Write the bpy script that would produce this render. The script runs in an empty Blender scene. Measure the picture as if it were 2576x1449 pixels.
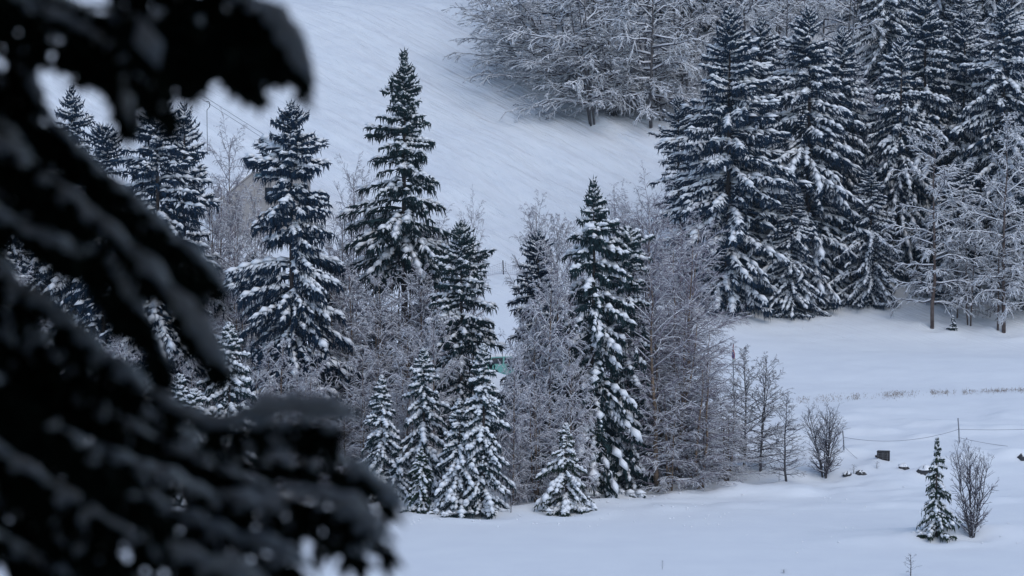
import bpy, math, random
import numpy as np

# ------------------------------------------------------------------ camera, sky, sun, exposure
scene = bpy.context.scene
W0, H0 = 2576.0, 1449.0
HFOV = math.radians(18.0)
FPX = (W0 / 2) / math.tan(HFOV / 2)
PITCH = math.radians(4.0)
CAMZ = 24.6
cam_d = bpy.data.cameras.new('camera')
cam_d.sensor_width = 36.0
cam_d.lens = 18.0 / math.tan(HFOV / 2)
cam_d.clip_start = 0.1
cam_d.clip_end = 3000.0
cam_d.dof.use_dof = True
cam_d.dof.focus_distance = 205.0
cam_d.dof.aperture_fstop = 4.3
cam = bpy.data.objects.new('camera', cam_d)
scene.collection.objects.link(cam)
cam.location = (0, 0, CAMZ)
cam.rotation_euler = (math.radians(90) - PITCH, 0, 0)
scene.camera = cam

SUN_EL, SUN_AZ = math.radians(48), math.radians(150)     # azimuth from +Y, clockwise
world = bpy.data.worlds.new('World')
scene.world = world
world.use_nodes = True
wn = world.node_tree.nodes
bg = wn['Background']
sky = wn.new('ShaderNodeTexSky')
sky.sky_type = 'NISHITA'
sky.sun_disc = False
sky.sun_elevation = SUN_EL
sky.sun_rotation = SUN_AZ
sky.air_density = 1.0
sky.dust_density = 0.6
sky.ozone_density = 0.35
world.node_tree.links.new(sky.outputs[0], bg.inputs[0])
bg.inputs[1].default_value = 0.10
sun_d = bpy.data.lights.new('sun', 'SUN')
sun_d.energy = 0.50
sun_d.angle = math.radians(50)
sun_d.color = (1.0, 0.98, 0.92)
sun = bpy.data.objects.new('sun', sun_d)
scene.collection.objects.link(sun)
sun.rotation_euler = (math.radians(90) - SUN_EL, 0, math.pi - SUN_AZ)

vs = scene.view_settings
vs.view_transform = 'Standard'
vs.look = 'None'
vs.gamma = 1.0
vs.exposure = 0.83
vs.use_curve_mapping = False
scene.cycles.use_denoising = True
scene.cycles.max_bounces = 6
scene.cycles.diffuse_bounces = 3
scene.cycles.caustics_reflective = False
scene.cycles.caustics_refractive = False

COL = scene.collection
rad = math.radians

# ------------------------------------------------------------------ projection helpers
_c, _s = math.cos(PITCH), math.sin(PITCH)
def ray(u, v):
    a = (u - W0 / 2) / FPX
    b = (H0 / 2 - v) / FPX
    return np.array([a, _c + _s * b, -_s + _c * b])
def at(u, v, Y):
    d = ray(u, v)
    return d * (Y / d[1]) + np.array([0, 0, CAMZ])

# ------------------------------------------------------------------ noise
def _h(ix, iy, seed):
    n = (ix.astype(np.int64) * 374761393 + iy.astype(np.int64) * 668265263 + seed * 974634777) & 0x7fffffff
    n = ((n ^ (n >> 13)) * 1274126177) & 0x7fffffff
    n = n ^ (n >> 16)
    return (n & 0xffff) / 65535.0 * 2 - 1
def vnoise(x, y, seed=0):
    x = np.asarray(x, float); y = np.asarray(y, float)
    ix, iy = np.floor(x), np.floor(y)
    fx, fy = x - ix, y - iy
    fx = fx * fx * fx * (fx * (fx * 6 - 15) + 10); fy = fy * fy * fy * (fy * (fy * 6 - 15) + 10)
    a = _h(ix, iy, seed); b = _h(ix + 1, iy, seed); c = _h(ix, iy + 1, seed); d = _h(ix + 1, iy + 1, seed)
    return (a * (1 - fx) + b * fx) * (1 - fy) + (c * (1 - fx) + d * fx) * fy
def fbm(x, y, seed=0, o=3):
    r, amp = 0, 1.0
    for k in range(o):
        r = r + amp * vnoise(x * 2 ** k, y * 2 ** k, seed + k * 7)
        amp *= 0.5
    return r
def sstep(a, b, x):
    t = np.clip((np.asarray(x, float) - a) / (b - a), 0, 1)
    return t * t * (3 - 2 * t)

# ------------------------------------------------------------------ terrain
LC = np.array([[-400, 60], [-60, 27.5], [8, 22.7], [100, 6.7], [138, .25], [146, 0], [183, 0], [188, .5], [205, 2.3], [213, 3.3],
               [219, 3.55], [235, 5.7], [250, 8.3], [308, 29.1], [312, 30.2], [326, 31.3], [340, 36], [380, 52], [420, 58], [700, 70], [1500, 90]], float)
LR = np.array([[-400, 60], [-60, 27.5], [8, 22.7], [100, 6.7], [138, .25], [146, 0], [186, 0], [189.5, .55], [192.5, 1.0], [197, 1.4], [212, 2.75],
               [217, 2.85], [229, 4.2], [233, 4.35], [238, 4.75], [245, 6.2], [255, 9.6], [300, 27.5], [380, 57], [420, 62], [700, 74], [1500, 94]], float)
def _prof(L, y):
    # smoothed piecewise-linear profile
    r = 0
    for o, w in ((-1.6, .2), (-.8, .2), (0, .2), (.8, .2), (1.6, .2)):
        r = r + w * np.interp(y + o, L[:, 0], L[:, 1])
    return r
WELLS = []
def G(x, y):
    x = np.asarray(x, float); y = np.asarray(y, float)
    shift = (x - 26) * .16 * sstep(14, 22, x) * sstep(216, 230, y) * (1 - sstep(250, 275, y))
    w = sstep(6, 20, x)
    z = _prof(LC, y) * (1 - w) + _prof(LR, y + shift) * w
    z = z - np.clip(x - 15, 0, 26) * .042 * sstep(220, 236, y) * (1 - sstep(256, 285, y))
    piste = sstep(232, 252, y)
    far = sstep(140, 150, y)
    shore = sstep(170, 186, y) * (1 - sstep(200, 214, y))
    # broad undulation, shore humps, islet bank
    z = z + far * .10 * fbm(x / 14, y / 10, 3, 2) * sstep(176, 190, y)
    z = z + shore * .32 * np.maximum(0, fbm(x / 3.2, y / 2.2, 11, 3)) + .30 * np.exp(-((y - 177 - 1.5 * vnoise(x / 5, 0 * x, 5)) / 2.0) ** 2) * sstep(-12, -7, x) * (1 - sstep(6, 14, x)) * (1 + .8 * vnoise(x / 2.2, y / 3, 21))
    z = z + .34 * np.exp(-((y - 183.5 - .9 * vnoise(x / 4, 0 * x, 8)) / 1.8) ** 2) * sstep(3, 9, x) * (1 - sstep(16, 22, x)) * (1 + .9 * vnoise(x / 1.8, y / 3, 27))
    z = z + .55 * np.exp(-((y - 166.3 - .7 * vnoise(x / 6, 0 * x, 9)) / 2.1) ** 2) * sstep(13, 22, x) * (1 + .35 * vnoise(x / 2.5, y / 2, 31))
    z = z + .035 * far * fbm(x / 2.0, y / 1.6, 41, 3) * sstep(184, 190, y)
    z = z + 1.0 * np.exp(-((y - 211.6) / 1.3) ** 2) * sstep(-9, -4, x) * (1 - sstep(4, 9, x)) * (1 + .3 * vnoise(x / 1.5, y / 1.5, 33))
    z = z + .30 * np.exp(-((x - 21.75) / .55) ** 2 - ((y - 191.3) / .9) ** 2) + .22 * np.exp(-((x - 22.6) / .5) ** 2 - ((y - 190.6) / 1.0) ** 2)
    for wx_, wy_, wr_ in WELLS:
        d2 = ((x - wx_) ** 2 + (y - wy_) ** 2) / wr_ ** 2
        z = z - .20 * np.exp(-d2) + .10 * np.exp(-((np.sqrt(d2) - 1.7) / .5) ** 2)
    # wind ripples across the piste
    wx = x + 2.5 * vnoise(x / 14, y / 14, 51); wy = y + 2.5 * vnoise(x / 14, y / 14, 52)
    n = wx * .80 + wy * .60; l = wx * .60 - wy * .80
    rip = vnoise(n / 1.7, l / 10, 61) + .6 * vnoise(n / .95, l / 6, 62)
    z = z + piste * (1 - .7 * sstep(14, 24, x)) * (.22 * rip + .15 * vnoise(n / 4, l / 20, 63))
    # old ski track running down the piste
    d = x - (2.6 + .012 * (y - 270) + .3 * vnoise(y / 9, 0 * y, 71))
    tr = np.exp(-(d / .35) ** 2) + np.exp(-((d - .95) / .3) ** 2)
    z = z - .10 * tr * sstep(262, 268, y) * (1 - sstep(282, 288, y))
    return z
def G1(x, y):
    return float(G(np.array([x]), np.array([y]))[0])
def hit(u, v):
    d = ray(u, v)
    ys = np.arange(145, 420, .25)
    t = ys / d[1]
    zz = CAMZ + d[2] * t - G(d[0] * t, ys)
    i = np.argmax(zz < 0)
    return np.array([d[0] * t[i], ys[i], G1(d[0] * t[i], ys[i])])

# ------------------------------------------------------------------ materials
def material(name, col, rough=.8, spec=.3, noise=None, bump=None, metal=0):
    m = bpy.data.materials.new(name); m.use_nodes = True
    nt = m.node_tree; b = nt.nodes['Principled BSDF']
    b.inputs['Base Color'].default_value = (*col, 1)
    b.inputs['Roughness'].default_value = rough
    b.inputs['Specular IOR Level'].default_value = spec
    b.inputs['Metallic'].default_value = metal
    if noise or bump:
        tc = nt.nodes.new('ShaderNodeTexCoord')
    if noise:
        col2, sc = noise
        n = nt.nodes.new('ShaderNodeTexNoise'); n.inputs['Scale'].default_value = sc; n.inputs['Detail'].default_value = 4
        nt.links.new(tc.outputs['Object'], n.inputs['Vector'])
        r = nt.nodes.new('ShaderNodeValToRGB')
        r.color_ramp.elements[0].position = .35; r.color_ramp.elements[1].position = .68
        r.color_ramp.elements[0].color = (*col, 1); r.color_ramp.elements[1].color = (*col2, 1)
        nt.links.new(n.outputs[0], r.inputs[0]); nt.links.new(r.outputs[0], b.inputs['Base Color'])
    if bump:
        sc, st, di = bump
        n = nt.nodes.new('ShaderNodeTexNoise'); n.inputs['Scale'].default_value = sc; n.inputs['Detail'].default_value = 5
        nt.links.new(tc.outputs['Object'], n.inputs['Vector'])
        bp = nt.nodes.new('ShaderNodeBump'); bp.inputs['Strength'].default_value = st; bp.inputs['Distance'].default_value = di
        nt.links.new(n.outputs[0], bp.inputs['Height']); nt.links.new(bp.outputs[0], b.inputs['Normal'])
    return m
M = {}
M['ground'] = material('ground_snow', (.80, .82, .85), .75, .2, noise=((.84, .86, .88), .35), bump=(1.4, .25, .12))
def grooves(m):
    nt = m.node_tree; L = nt.links.new
    bp0 = [n for n in nt.nodes if n.type == 'BUMP'][0]; b = nt.nodes['Principled BSDF']
    tc = [n for n in nt.nodes if n.type == 'TEX_COORD'][0]
    mr0 = nt.nodes.new('ShaderNodeMapping'); mr0.inputs['Rotation'].default_value = (0, 0, math.radians(-37)); L(tc.outputs['Object'], mr0.inputs['Vector'])
    mp = nt.nodes.new('ShaderNodeMapping'); mp.inputs['Scale'].default_value = (1.25, .10, 0.0)
    L(mr0.outputs[0], mp.inputs['Vector'])
    n = nt.nodes.new('ShaderNodeTexNoise'); n.inputs['Scale'].default_value = 1.0; n.inputs['Detail'].default_value = 4; n.inputs['Roughness'].default_value = .62; n.inputs['Distortion'].default_value = .5
    L(mp.outputs[0], n.inputs['Vector'])
    sx = nt.nodes.new('ShaderNodeSeparateXYZ'); L(tc.outputs['Object'], sx.inputs[0])
    mr = nt.nodes.new('ShaderNodeMapRange'); mr.inputs['From Min'].default_value = 232; mr.inputs['From Max'].default_value = 256; L(sx.outputs['Y'], mr.inputs['Value'])
    mu = nt.nodes.new('ShaderNodeMath'); mu.operation = 'MULTIPLY'; L(n.outputs[0], mu.inputs[0]); L(mr.outputs[0], mu.inputs[1])
    bp = nt.nodes.new('ShaderNodeBump'); bp.inputs['Strength'].default_value = .75; bp.inputs['Distance'].default_value = .75
    L(mu.outputs[0], bp.inputs['Height']); L(bp0.outputs[0], bp.inputs['Normal']); L(bp.outputs[0], b.inputs['Normal'])
grooves(M['ground'])
M['snow'] = material('branch_snow', (.86, .87, .89), .8, .2)
M['rime'] = material('rime_frost', (.80, .81, .84), .9, .1)
M['needle'] = material('spruce_needles', (.008, .025, .054), .75, .2, noise=((.021, .050, .088), 2.5))
M['needle_mid'] = material('dark_green_needles', (.010, .029, .036), .75, .2, noise=((.026, .056, .058), 2.5))
M['needle_green'] = material('young_spruce_needles', (.020, .040, .030), .75, .15, noise=((.040, .070, .045), 3.0))
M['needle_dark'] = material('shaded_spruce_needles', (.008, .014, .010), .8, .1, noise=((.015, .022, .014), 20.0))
M['bark'] = material('spruce_bark', (.045, .035, .032), .95, .1, noise=((.09, .07, .06), 6))
M['bark_birch'] = material('birch_bark', (.10, .075, .06), .9, .1, noise=((.28, .20, .14), 3))
M['bark_grey'] = material('grey_bark', (.07, .065, .07), .9, .1, noise=((.13, .12, .12), 4))
M['bark_red'] = material('reddish_bark', (.085, .060, .052), .9, .1, noise=((.15, .12, .11), 3))
M['twig'] = material('purple_twigs', (.20, .175, .21), .9, .1, noise=((.31, .275, .32), 1.5))
M['twig_dark'] = material('dark_twigs', (.075, .065, .08), .9, .1)

# ------------------------------------------------------------------ mesh accumulation
def nrm(a):
    return a / np.maximum(np.linalg.norm(a, axis=-1, keepdims=True), 1e-9)
class Acc:
    def __init__(s):
        s.v, s.f, s.n = [], [], 0
    def add(s, v, f):
        s.v.append(v.reshape(-1, 3)); s.f.append(f.reshape(-1, 3) + s.n); s.n += v.reshape(-1, 3).shape[0]
    def spindles(s, p, d, L, w, rng, h=None, mid=.4):
        """needle-clad twigs (three-sided spindles) or, with h, flattened snow lumps"""
        N = len(p)
        if N == 0: return
        d = nrm(d); L = np.broadcast_to(L, (N,)); w = np.broadcast_to(w, (N,))
        up = np.tile([0., 0, 1], (N, 1))
        bad = np.abs(d[:, 2]) > .97
        up[bad] = [1, 0, 0]
        a = nrm(np.cross(d, up)); b = np.cross(a, d)
        m = p + d * (L * mid)[:, None]
        e = p + d * L[:, None]
        if h is None:
            k = 3
            th = rng.uniform(0, 6.28, N)
            ring = [m + (a * np.cos(th + j * 2.0944)[:, None] + b * np.sin(th + j * 2.0944)[:, None]) * w[:, None] for j in range(3)]
        else:
            k = 3
            h = np.broadcast_to(h, (N,))
            ring = [m + a * w[:, None] - b * (.15 * h)[:, None], m + b * h[:, None], m - a * w[:, None] - b * (.15 * h)[:, None]]
        v = np.stack([p] + ring + [e], 1)
        f = []
        for j in range(k):
            j2 = (j + 1) % k
            f += [[0, 1 + j2, 1 + j], [k + 1, 1 + j, 1 + j2]]
        f = np.array(f)[None] + (np.arange(N) * (k + 2))[:, None, None]
        s.add(v, f)
    def cones(s, p, d, L, w, rng):
        """short needle-clad shoots: three-sided, broad at the base, pointed"""
        N = len(p)
        if N == 0: return
        d = nrm(d)
        up = np.tile([0., 0, 1], (N, 1)); up[np.abs(d[:, 2]) > .97] = [1, 0, 0]
        a = nrm(np.cross(d, up)); b = np.cross(a, d); th = rng.uniform(0, 6.28, N)
        L = np.broadcast_to(L, (N,)); w = np.broadcast_to(w, (N,))
        m = p + d * (L * .12)[:, None]
        v = np.stack([m + (a * np.cos(th + j * 2.0944)[:, None] + b * np.sin(th + j * 2.0944)[:, None]) * w[:, None] for j in range(3)] + [p + d * L[:, None]], 1)
        s.add(v, np.array([[0, 1, 3], [1, 2, 3], [2, 0, 3]])[None] + (np.arange(N) * 4)[:, None, None])
    def twigs(s, c, r, lift=0.0):
        """three-point twigs that run out to a point; c: N,3,3"""
        N = len(c)
        if N == 0: return
        t = nrm(c[:, 2] - c[:, 0]); up = np.tile([0., 0, 1], (N, 1)); up[np.abs(t[:, 2]) > .9] = [1, 0, 0]
        a = nrm(np.cross(t, up)); b = np.cross(a, t)
        c = c + np.array([0, 0, 1.]) * (r * lift)[..., None]
        v = []
        for k in (0, 1):
            for j in range(3):
                th = math.pi / 2 + j * 2.0944
                v.append(c[:, k] + (a * math.cos(th) + b * math.sin(th)) * r[:, k, None])
        v = np.stack(v + [c[:, 2]], 1)
        f = []
        for j in range(3):
            q = (j + 1) % 3; f += [[j, q, 3 + q], [j, 3 + q, 3 + j], [3 + j, 3 + q, 6]]
        s.add(v, np.array(f)[None] + (np.arange(N) * 7)[:, None, None])
    def tubes(s, c, r, sides=3, lift=0.0):
        """c: N,K,3 centre lines, r: N,K radii"""
        N, K = c.shape[:2]
        if N == 0: return
        t = np.gradient(c, axis=1); t = nrm(t)
        up = np.tile([0., 0, 1], (N, K, 1)); bad = np.abs(t[..., 2]) > .9; up[bad] = [1, 0, 0]
        a = nrm(np.cross(t, up)); b = np.cross(a, t)
        if lift:
            c = c + np.array([0, 0, 1.]) * (r * lift)[..., None]
        ring = []
        for j in range(sides):
            th = math.pi / 2 + j * 2 * math.pi / sides
            ring.append(c + (a * math.cos(th) + b * math.sin(th)) * r[..., None])
        v = np.stack(ring, 2)                              # N,K,S,3
        f = []
        for k in range(K - 1):
            for j in range(sides):
                j2 = (j + 1) % sides
                A, B, C_, D = k * sides + j, k * sides + j2, (k + 1) * sides + j2, (k + 1) * sides + j
                f += [[A, B, C_], [A, C_, D]]
        for j in range(1, sides - 1):
            f += [[0, j + 1, j], [(K - 1) * sides, (K - 1) * sides + j, (K - 1) * sides + j + 1]]
        f = np.array(f)[None] + (np.arange(N) * K * sides)[:, None, None]
        s.add(v, f)
    def mesh(s, name, mat, smooth=True):
        me = bpy.data.meshes.new(name)
        if s.n:
            v = np.concatenate(s.v).astype(np.float32); f = np.concatenate(s.f).astype(np.int32)
            me.vertices.add(len(v)); me.vertices.foreach_set('co', v.ravel())
            me.loops.add(f.size); me.loops.foreach_set('vertex_index', f.ravel())
            me.polygons.add(len(f)); me.polygons.foreach_set('loop_start', np.arange(0, f.size, 3, dtype=np.int32))
            me.polygons.foreach_set('use_smooth', np.full(len(f), smooth))
            me.update(calc_edges=True)
        me.materials.append(M[mat] if isinstance(mat, str) else mat)
        return me
def box(acc, c, d, rot=0.0, tilt=None):
    x, y, z = [k / 2 for k in d]
    v = np.array([[sx * x, sy * y, sz * z] for sz in (-1, 1) for sy in (-1, 1) for sx in (-1, 1)], float)
    if tilt is not None: v = v @ np.array(tilt).T
    cr, sr = math.cos(rot), math.sin(rot)
    v = v @ np.array([[cr, sr, 0], [-sr, cr, 0], [0, 0, 1]]) + np.array(c)
    q = [(0, 2, 3, 1), (4, 5, 7, 6), (0, 1, 5, 4), (2, 6, 7, 3), (0, 4, 6, 2), (1, 3, 7, 5)]
    f = []
    for a, b, c_, d_ in q: f += [[a, b, c_], [a, c_, d_]]
    acc.add(v, np.array(f))

# ------------------------------------------------------------------ objects
def empty(name, loc, label, cat, group=None):
    o = bpy.data.objects.new(name, None); COL.objects.link(o); o.location = loc
    o.empty_display_size = .3
    o['label'] = label; o['category'] = cat
    if group: o['group'] = group
    return o
def part(name, me, parent):
    o = bpy.data.objects.new(name, me); COL.objects.link(o); o.parent = parent
    return o
def single(name, me, label, cat, group=None, loc=(0, 0, 0)):
    o = bpy.data.objects.new(name, me); COL.objects.link(o); o.location = loc
    o['label'] = label; o['category'] = cat
    if group: o['group'] = group
    return o

# hollows in the snow round the stems that stand in the open
_w = [(*hit(u, v)[:2], r) for u, v, r in [(2355, 1354, .9), (2445, 1355, .8), (1978, 1214, .7), (2075, 1204, .9), (1155, 1295, 1.3), (1216, 1302, 1.2), (1424, 1288, 1.3), (1062, 1285, .8), (2345, 828, .9), (2525, 840, .9)]]
WELLS += _w
# ------------------------------------------------------------------ ground sheet
def ground():
    xs = np.unique(np.concatenate([np.arange(-900, -60, 30), np.arange(-60, -34, 2), np.arange(-34, 44, .6), np.arange(44, 70, 2), np.arange(70, 901, 30)]))
    ys = np.unique(np.concatenate([np.arange(-300, -10, 15), np.arange(-10, 144, 4), np.arange(144, 216, .42), np.arange(216, 250, .45), np.arange(250, 330, .5), np.arange(330, 420, 3), np.arange(420, 1500, 40)]))
    X, Y = np.meshgrid(xs, ys)
    Z = G(X, Y)
    nx, ny = len(xs), len(ys)
    v = np.stack([X, Y, Z], -1).reshape(-1, 3)
    i = (np.arange(ny - 1)[:, None] * nx + np.arange(nx - 1)[None]).ravel()
    f = np.concatenate([np.stack([i, i + 1, i + nx + 1], 1), np.stack([i, i + nx + 1, i + nx], 1)])
    a = Acc(); a.add(v, f)
    o = bpy.data.objects.new('snow_covered_ground', a.mesh('snow_covered_ground', 'ground')); COL.objects.link(o)
    o['kind'] = 'structure'
ground()

# ------------------------------------------------------------------ conifer generator (returns meshes: trunk, crown, snow)
def spruce_mesh(seed, H, prof, droop=1.0, snow=.6, dens=1.0, hang=1.0, bare=.03, needle='needle', tr=None, spacing=1.0, lump=1.0, upturn=1.0):
    """prof: list of (height in metres from the top, crown half width in metres)"""
    rng = np.random.default_rng(seed)
    prof = np.array(prof, float)
    sc = float(np.clip(H / 16, .34, 1.05)); ss = .45 + .55 * sc
    # whorls of main boughs, with shorter shaded boughs between them
    zs, z = [], .12 * sc
    while z < H * (1 - bare):
        zs.append(z); z += (.22 + .62 * min(1, z / (.30 * H))) * (.30 + .70 * sc) * spacing * rng.uniform(.75, 1.25)
    zs = np.array(zs)
    nb = rng.integers(5, 8, len(zs)); ni = rng.integers(5, 9, len(zs))
    fz = np.concatenate([np.repeat(zs, nb) + rng.uniform(-.22, .22, nb.sum()) * sc, np.repeat(zs, ni) + rng.uniform(.1, .7, ni.sum()) * sc])
    main = np.concatenate([np.ones(nb.sum(), bool), np.zeros(ni.sum(), bool)])
    fz = np.clip(fz, .05, H * (1 - bare * .8) - .05)
    N = len(fz); I = np.arange(N)
    az = rng.uniform(0, 6.283, N)
    R = np.interp(fz, prof[:, 0], prof[:, 1]) * 1.14
    L = R * np.where(main, rng.uniform(.78, 1.06, N), rng.uniform(.42, .86, N)) * (1 + .20 * vnoise(fz * .8 / sc, az * 1.3, seed))
    L = L * (1 + .13 * np.cos(az - seed * 1.7) + .08 * np.cos(2 * az + seed))
    L = L * np.where(rng.random(N) < .10, rng.uniform(.35, .7, N), 1)
    L = np.maximum(L, .12 * sc)
    fr = fz / H
    h = H - fz
    s0 = np.interp(fr, [0, .10, .3, .6, 1], [1.0, .42, .12, .02, -.06]) + rng.normal(0, .09, N)
    s1 = -np.interp(fr, [0, .2, .5, 1], [.20, .34, .48, .58]) * droop
    s2 = np.interp(fr, [0, .3, 1], [.15, .14, .08]) * upturn
    out = np.stack([np.cos(az), np.sin(az), 0 * az], 1); side = np.stack([-np.sin(az), np.cos(az), 0 * az], 1)
    sw = rng.normal(0, .12, N)
    Z = np.array([0, 0, 1.])
    def axis(i, t):
        zz = np.maximum(h[i] + L[i] * (s0[i] * t + s1[i] * t ** 2 + s2[i] * t ** 4), .10)
        r = L[i] * t * .97
        return out[i] * r[:, None] + side[i] * (sw[i] * r * t)[:, None] + Z * zz[:, None]
    trunk, crown, sn = Acc(), Acc(), Acc()
    tr = tr or .011 * H + .02
    k = np.linspace(0, 1, 9)
    tc = np.stack([.04 * np.sin(k * 5 + seed) * sc, .04 * np.cos(k * 4 + seed) * sc, k * (H + .02) - .25 * (1 - k)], 1)[None]
    trunk.tubes(tc, (tr * (1 - k) ** .8 + .010)[None], 7)
    crown.spindles(np.array([[0, 0, H - .45 * sc]]), np.array([[.02, 0, 1.]]), .85 * sc, .045 * sc, rng)
    K = 6
    tt = np.linspace(.05, 1, K)
    pts = np.stack([axis(I, np.full(N, t)) for t in tt], 1)
    crown.tubes(pts[main], (np.linspace(1, .25, K)[None] * (.010 + .009 * L)[:, None])[main], 3)
    seg = pts[:, 1:] - pts[:, :-1]
    sl = np.linalg.norm(seg, axis=2)
    P, D, S = pts[:, :-1].reshape(-1, 3), seg.reshape(-1, 3), sl.ravel()
    w = np.repeat((.05 + .02 * np.minimum(L, 3))[:, None], K - 1, 1).ravel() * ss
    mk = np.repeat(main, K - 1)
    crown.spindles((P - D * .1)[mk], D[mk], S[mk] * 1.35, (w * rng.uniform(.8, 1.2, len(w)))[mk], rng)
    for k0, k1 in ((0, 2), (2, 5)):
        d_ = (pts[:, k1] - pts[:, k0])[~main]
        crown.spindles(pts[:, k0][~main] - d_ * .06, d_, np.linalg.norm(d_, axis=1) * 1.12, w[::K - 1][~main] * 1.1, rng)
    # side shoots, draped down on both sides of the bough
    cnt = np.clip((L * np.where(main, 9.5, 7.0) * dens / ss + 2).astype(int), 3, 44)
    li = np.repeat(I, cnt); n = len(li)
    tl = rng.uniform(.10, 1.0, n) ** .85
    sg = np.where(rng.random(n) < .5, -1., 1.)
    p = axis(li, tl)
    p2 = axis(li, np.minimum(tl + .05, 1.05)); tan = nrm(p2 - p)
    ll = np.clip((.20 * L[li] * np.interp(tl, [0, .25, .6, 1], [.6, 1.0, .85, .45]) + .13 * sc) * rng.uniform(.6, 1.25, n), .10 * sc, .95)
    th = rng.uniform(.5, 1.2, n) * np.interp(tl, [.6, 1], [1, .55])
    ld = nrm(tan * np.cos(th)[:, None] + side[li] * (np.sin(th) * sg)[:, None])
    ld[:, 2] -= rng.uniform(.15, 1.0, n) * (.35 + .65 * droop) * np.interp(fr[li], [0, .10, .35], [-.1, .35, 1])
    ld = nrm(ld)
    crown.cones(p, ld, ll * 1.08, (.048 + .026 * rng.random(n)) * ss, rng)
    # shoots hanging straight down below the bough
    hc = rng.poisson(1.05 * hang, n)
    hi = np.repeat(np.arange(n), hc); m = len(hi)
    hp = p[hi] + ld[hi] * (ll[hi] * rng.uniform(.0, .9, m))[:, None]
    hd = np.stack([rng.normal(0, .18, m), rng.normal(0, .18, m), -np.ones(m)], 1) + ld[hi] * .25
    hl = rng.uniform(.15, .62, m) * hang ** .5 * (.25 + .75 * sc) * np.interp(fr[li][hi], [0, .12, .4], [.22, .55, 1.05])
    crown.cones(hp, hd, hl * 1.1, rng.uniform(.030, .055, m) * ss, rng)
    # young shoots sticking up near the top
    top = np.where(fr < .14)[0]
    if len(top):
        tp = axis(top, np.full(len(top), .96))
        crown.spindles(tp, out[top] * .7 + Z, .30 * sc, .022 * sc + .006, rng)
    # snow: a lumpy blanket along the bough that runs out onto the draped shoots, patchy from bough to bough
    bs = np.clip(np.where(main, snow + .10, snow * .60) + .45 * vnoise(fz * .8, az * 1.7, seed + 5) + rng.normal(0, .12, N), 0, 1)
    keep = rng.random(len(P)) < np.repeat(bs, K - 1) * np.tile(np.interp(tt[1:], [0, .3, .6, 1], [.25, .8, 1, 1.0]), N)
    wl = np.repeat((.08 + .055 * np.minimum(L, 3.0)), K - 1)[keep] * rng.uniform(.7, 1.5, keep.sum()) * lump * ss
    sn.spindles(P[keep] - D[keep] * .25 + Z * (wl * .45 + .02)[:, None], D[keep], S[keep] * 1.55, wl, rng, h=wl * .60, mid=.55)
    q = (rng.random(n) < bs[li] * .95).nonzero()[0]
    ws = (.062 + .050 * rng.random(len(q))) * lump * ss * np.interp(ll[q], [.1, .5, .9], [.8, 1.2, 1.4])
    sn.spindles(p[q] - ld[q] * .03 + Z * (.045 * ss + ws * .40)[:, None], ld[q], ll[q] * rng.uniform(.5, .95, len(q)), ws, rng, h=ws * .75, mid=.4)
    # rounded pillows where a bough end carries a heap
    q = (rng.random(N) < bs * .30 * (L > .5 * ss)).nonzero()[0]
    if len(q):
        tq = rng.uniform(.55, .93, len(q)); pp = axis(q, tq); dq = nrm(axis(q, tq + .05) - pp)
        wq = (.10 + .035 * np.minimum(L[q], 3)) * rng.uniform(.7, 1.3, len(q)) * lump * ss
        sn.spindles(pp - dq * (wq * 1.2)[:, None] + Z * (wq * .45)[:, None], dq, wq * 2.6, wq, rng, h=wq * .75, mid=.5)
    # a little snow caught on hanging shoots
    q = (rng.random(m) < .16 * snow).nonzero()[0]
    sn.cones(hp[q] + Z * .02, hd[q], hl[q] * .6, .026 * ss, rng)
    return trunk.mesh('trunk', 'bark'), crown.mesh('crown', needle), sn.mesh('snow_load', 'snow')

def put_conifer(meshes, loc, label, group=None, rot=0.0, scale=(1, 1, 1), name='spruce_tree', cat='spruce'):
    t = empty(name, loc, label, cat, group)
    t.rotation_euler.z = rot; t.scale = scale
    part('trunk', meshes[0], t); c = part('crown', meshes[1], t); part('snow_load', meshes[2], c)['kind'] = 'stuff'
    return t
def foot(u, vb=None, Y=None):
    if Y is None:
        return hit(u, vb)
    x = ray(u, 700)[0] / ray(u, 700)[1] * Y
    return np.array([x, Y, G1(x, Y)])
def hero(seed, u, vtop, prof_px, label, vb=None, Y=None, group=None, **kw):
    """a conifer whose top and crown half widths are read off in picture units at its own distance"""
    b = foot(u, vb, Y)
    top = at(u, vtop, b[1])
    H = top[2] - b[2]
    m = b[1] / FPX
    wk = 1.15 if H < 8 else 1.04
    prof = [(0, .05)] + [((v - vtop) * m, w * m * wk) for v, w in prof_px]
    rot = kw.pop('rot', 0.0)
    ms = spruce_mesh(seed, H, prof, **kw)
    put_conifer(ms, b, label, group, rot)
    return ms, H

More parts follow.
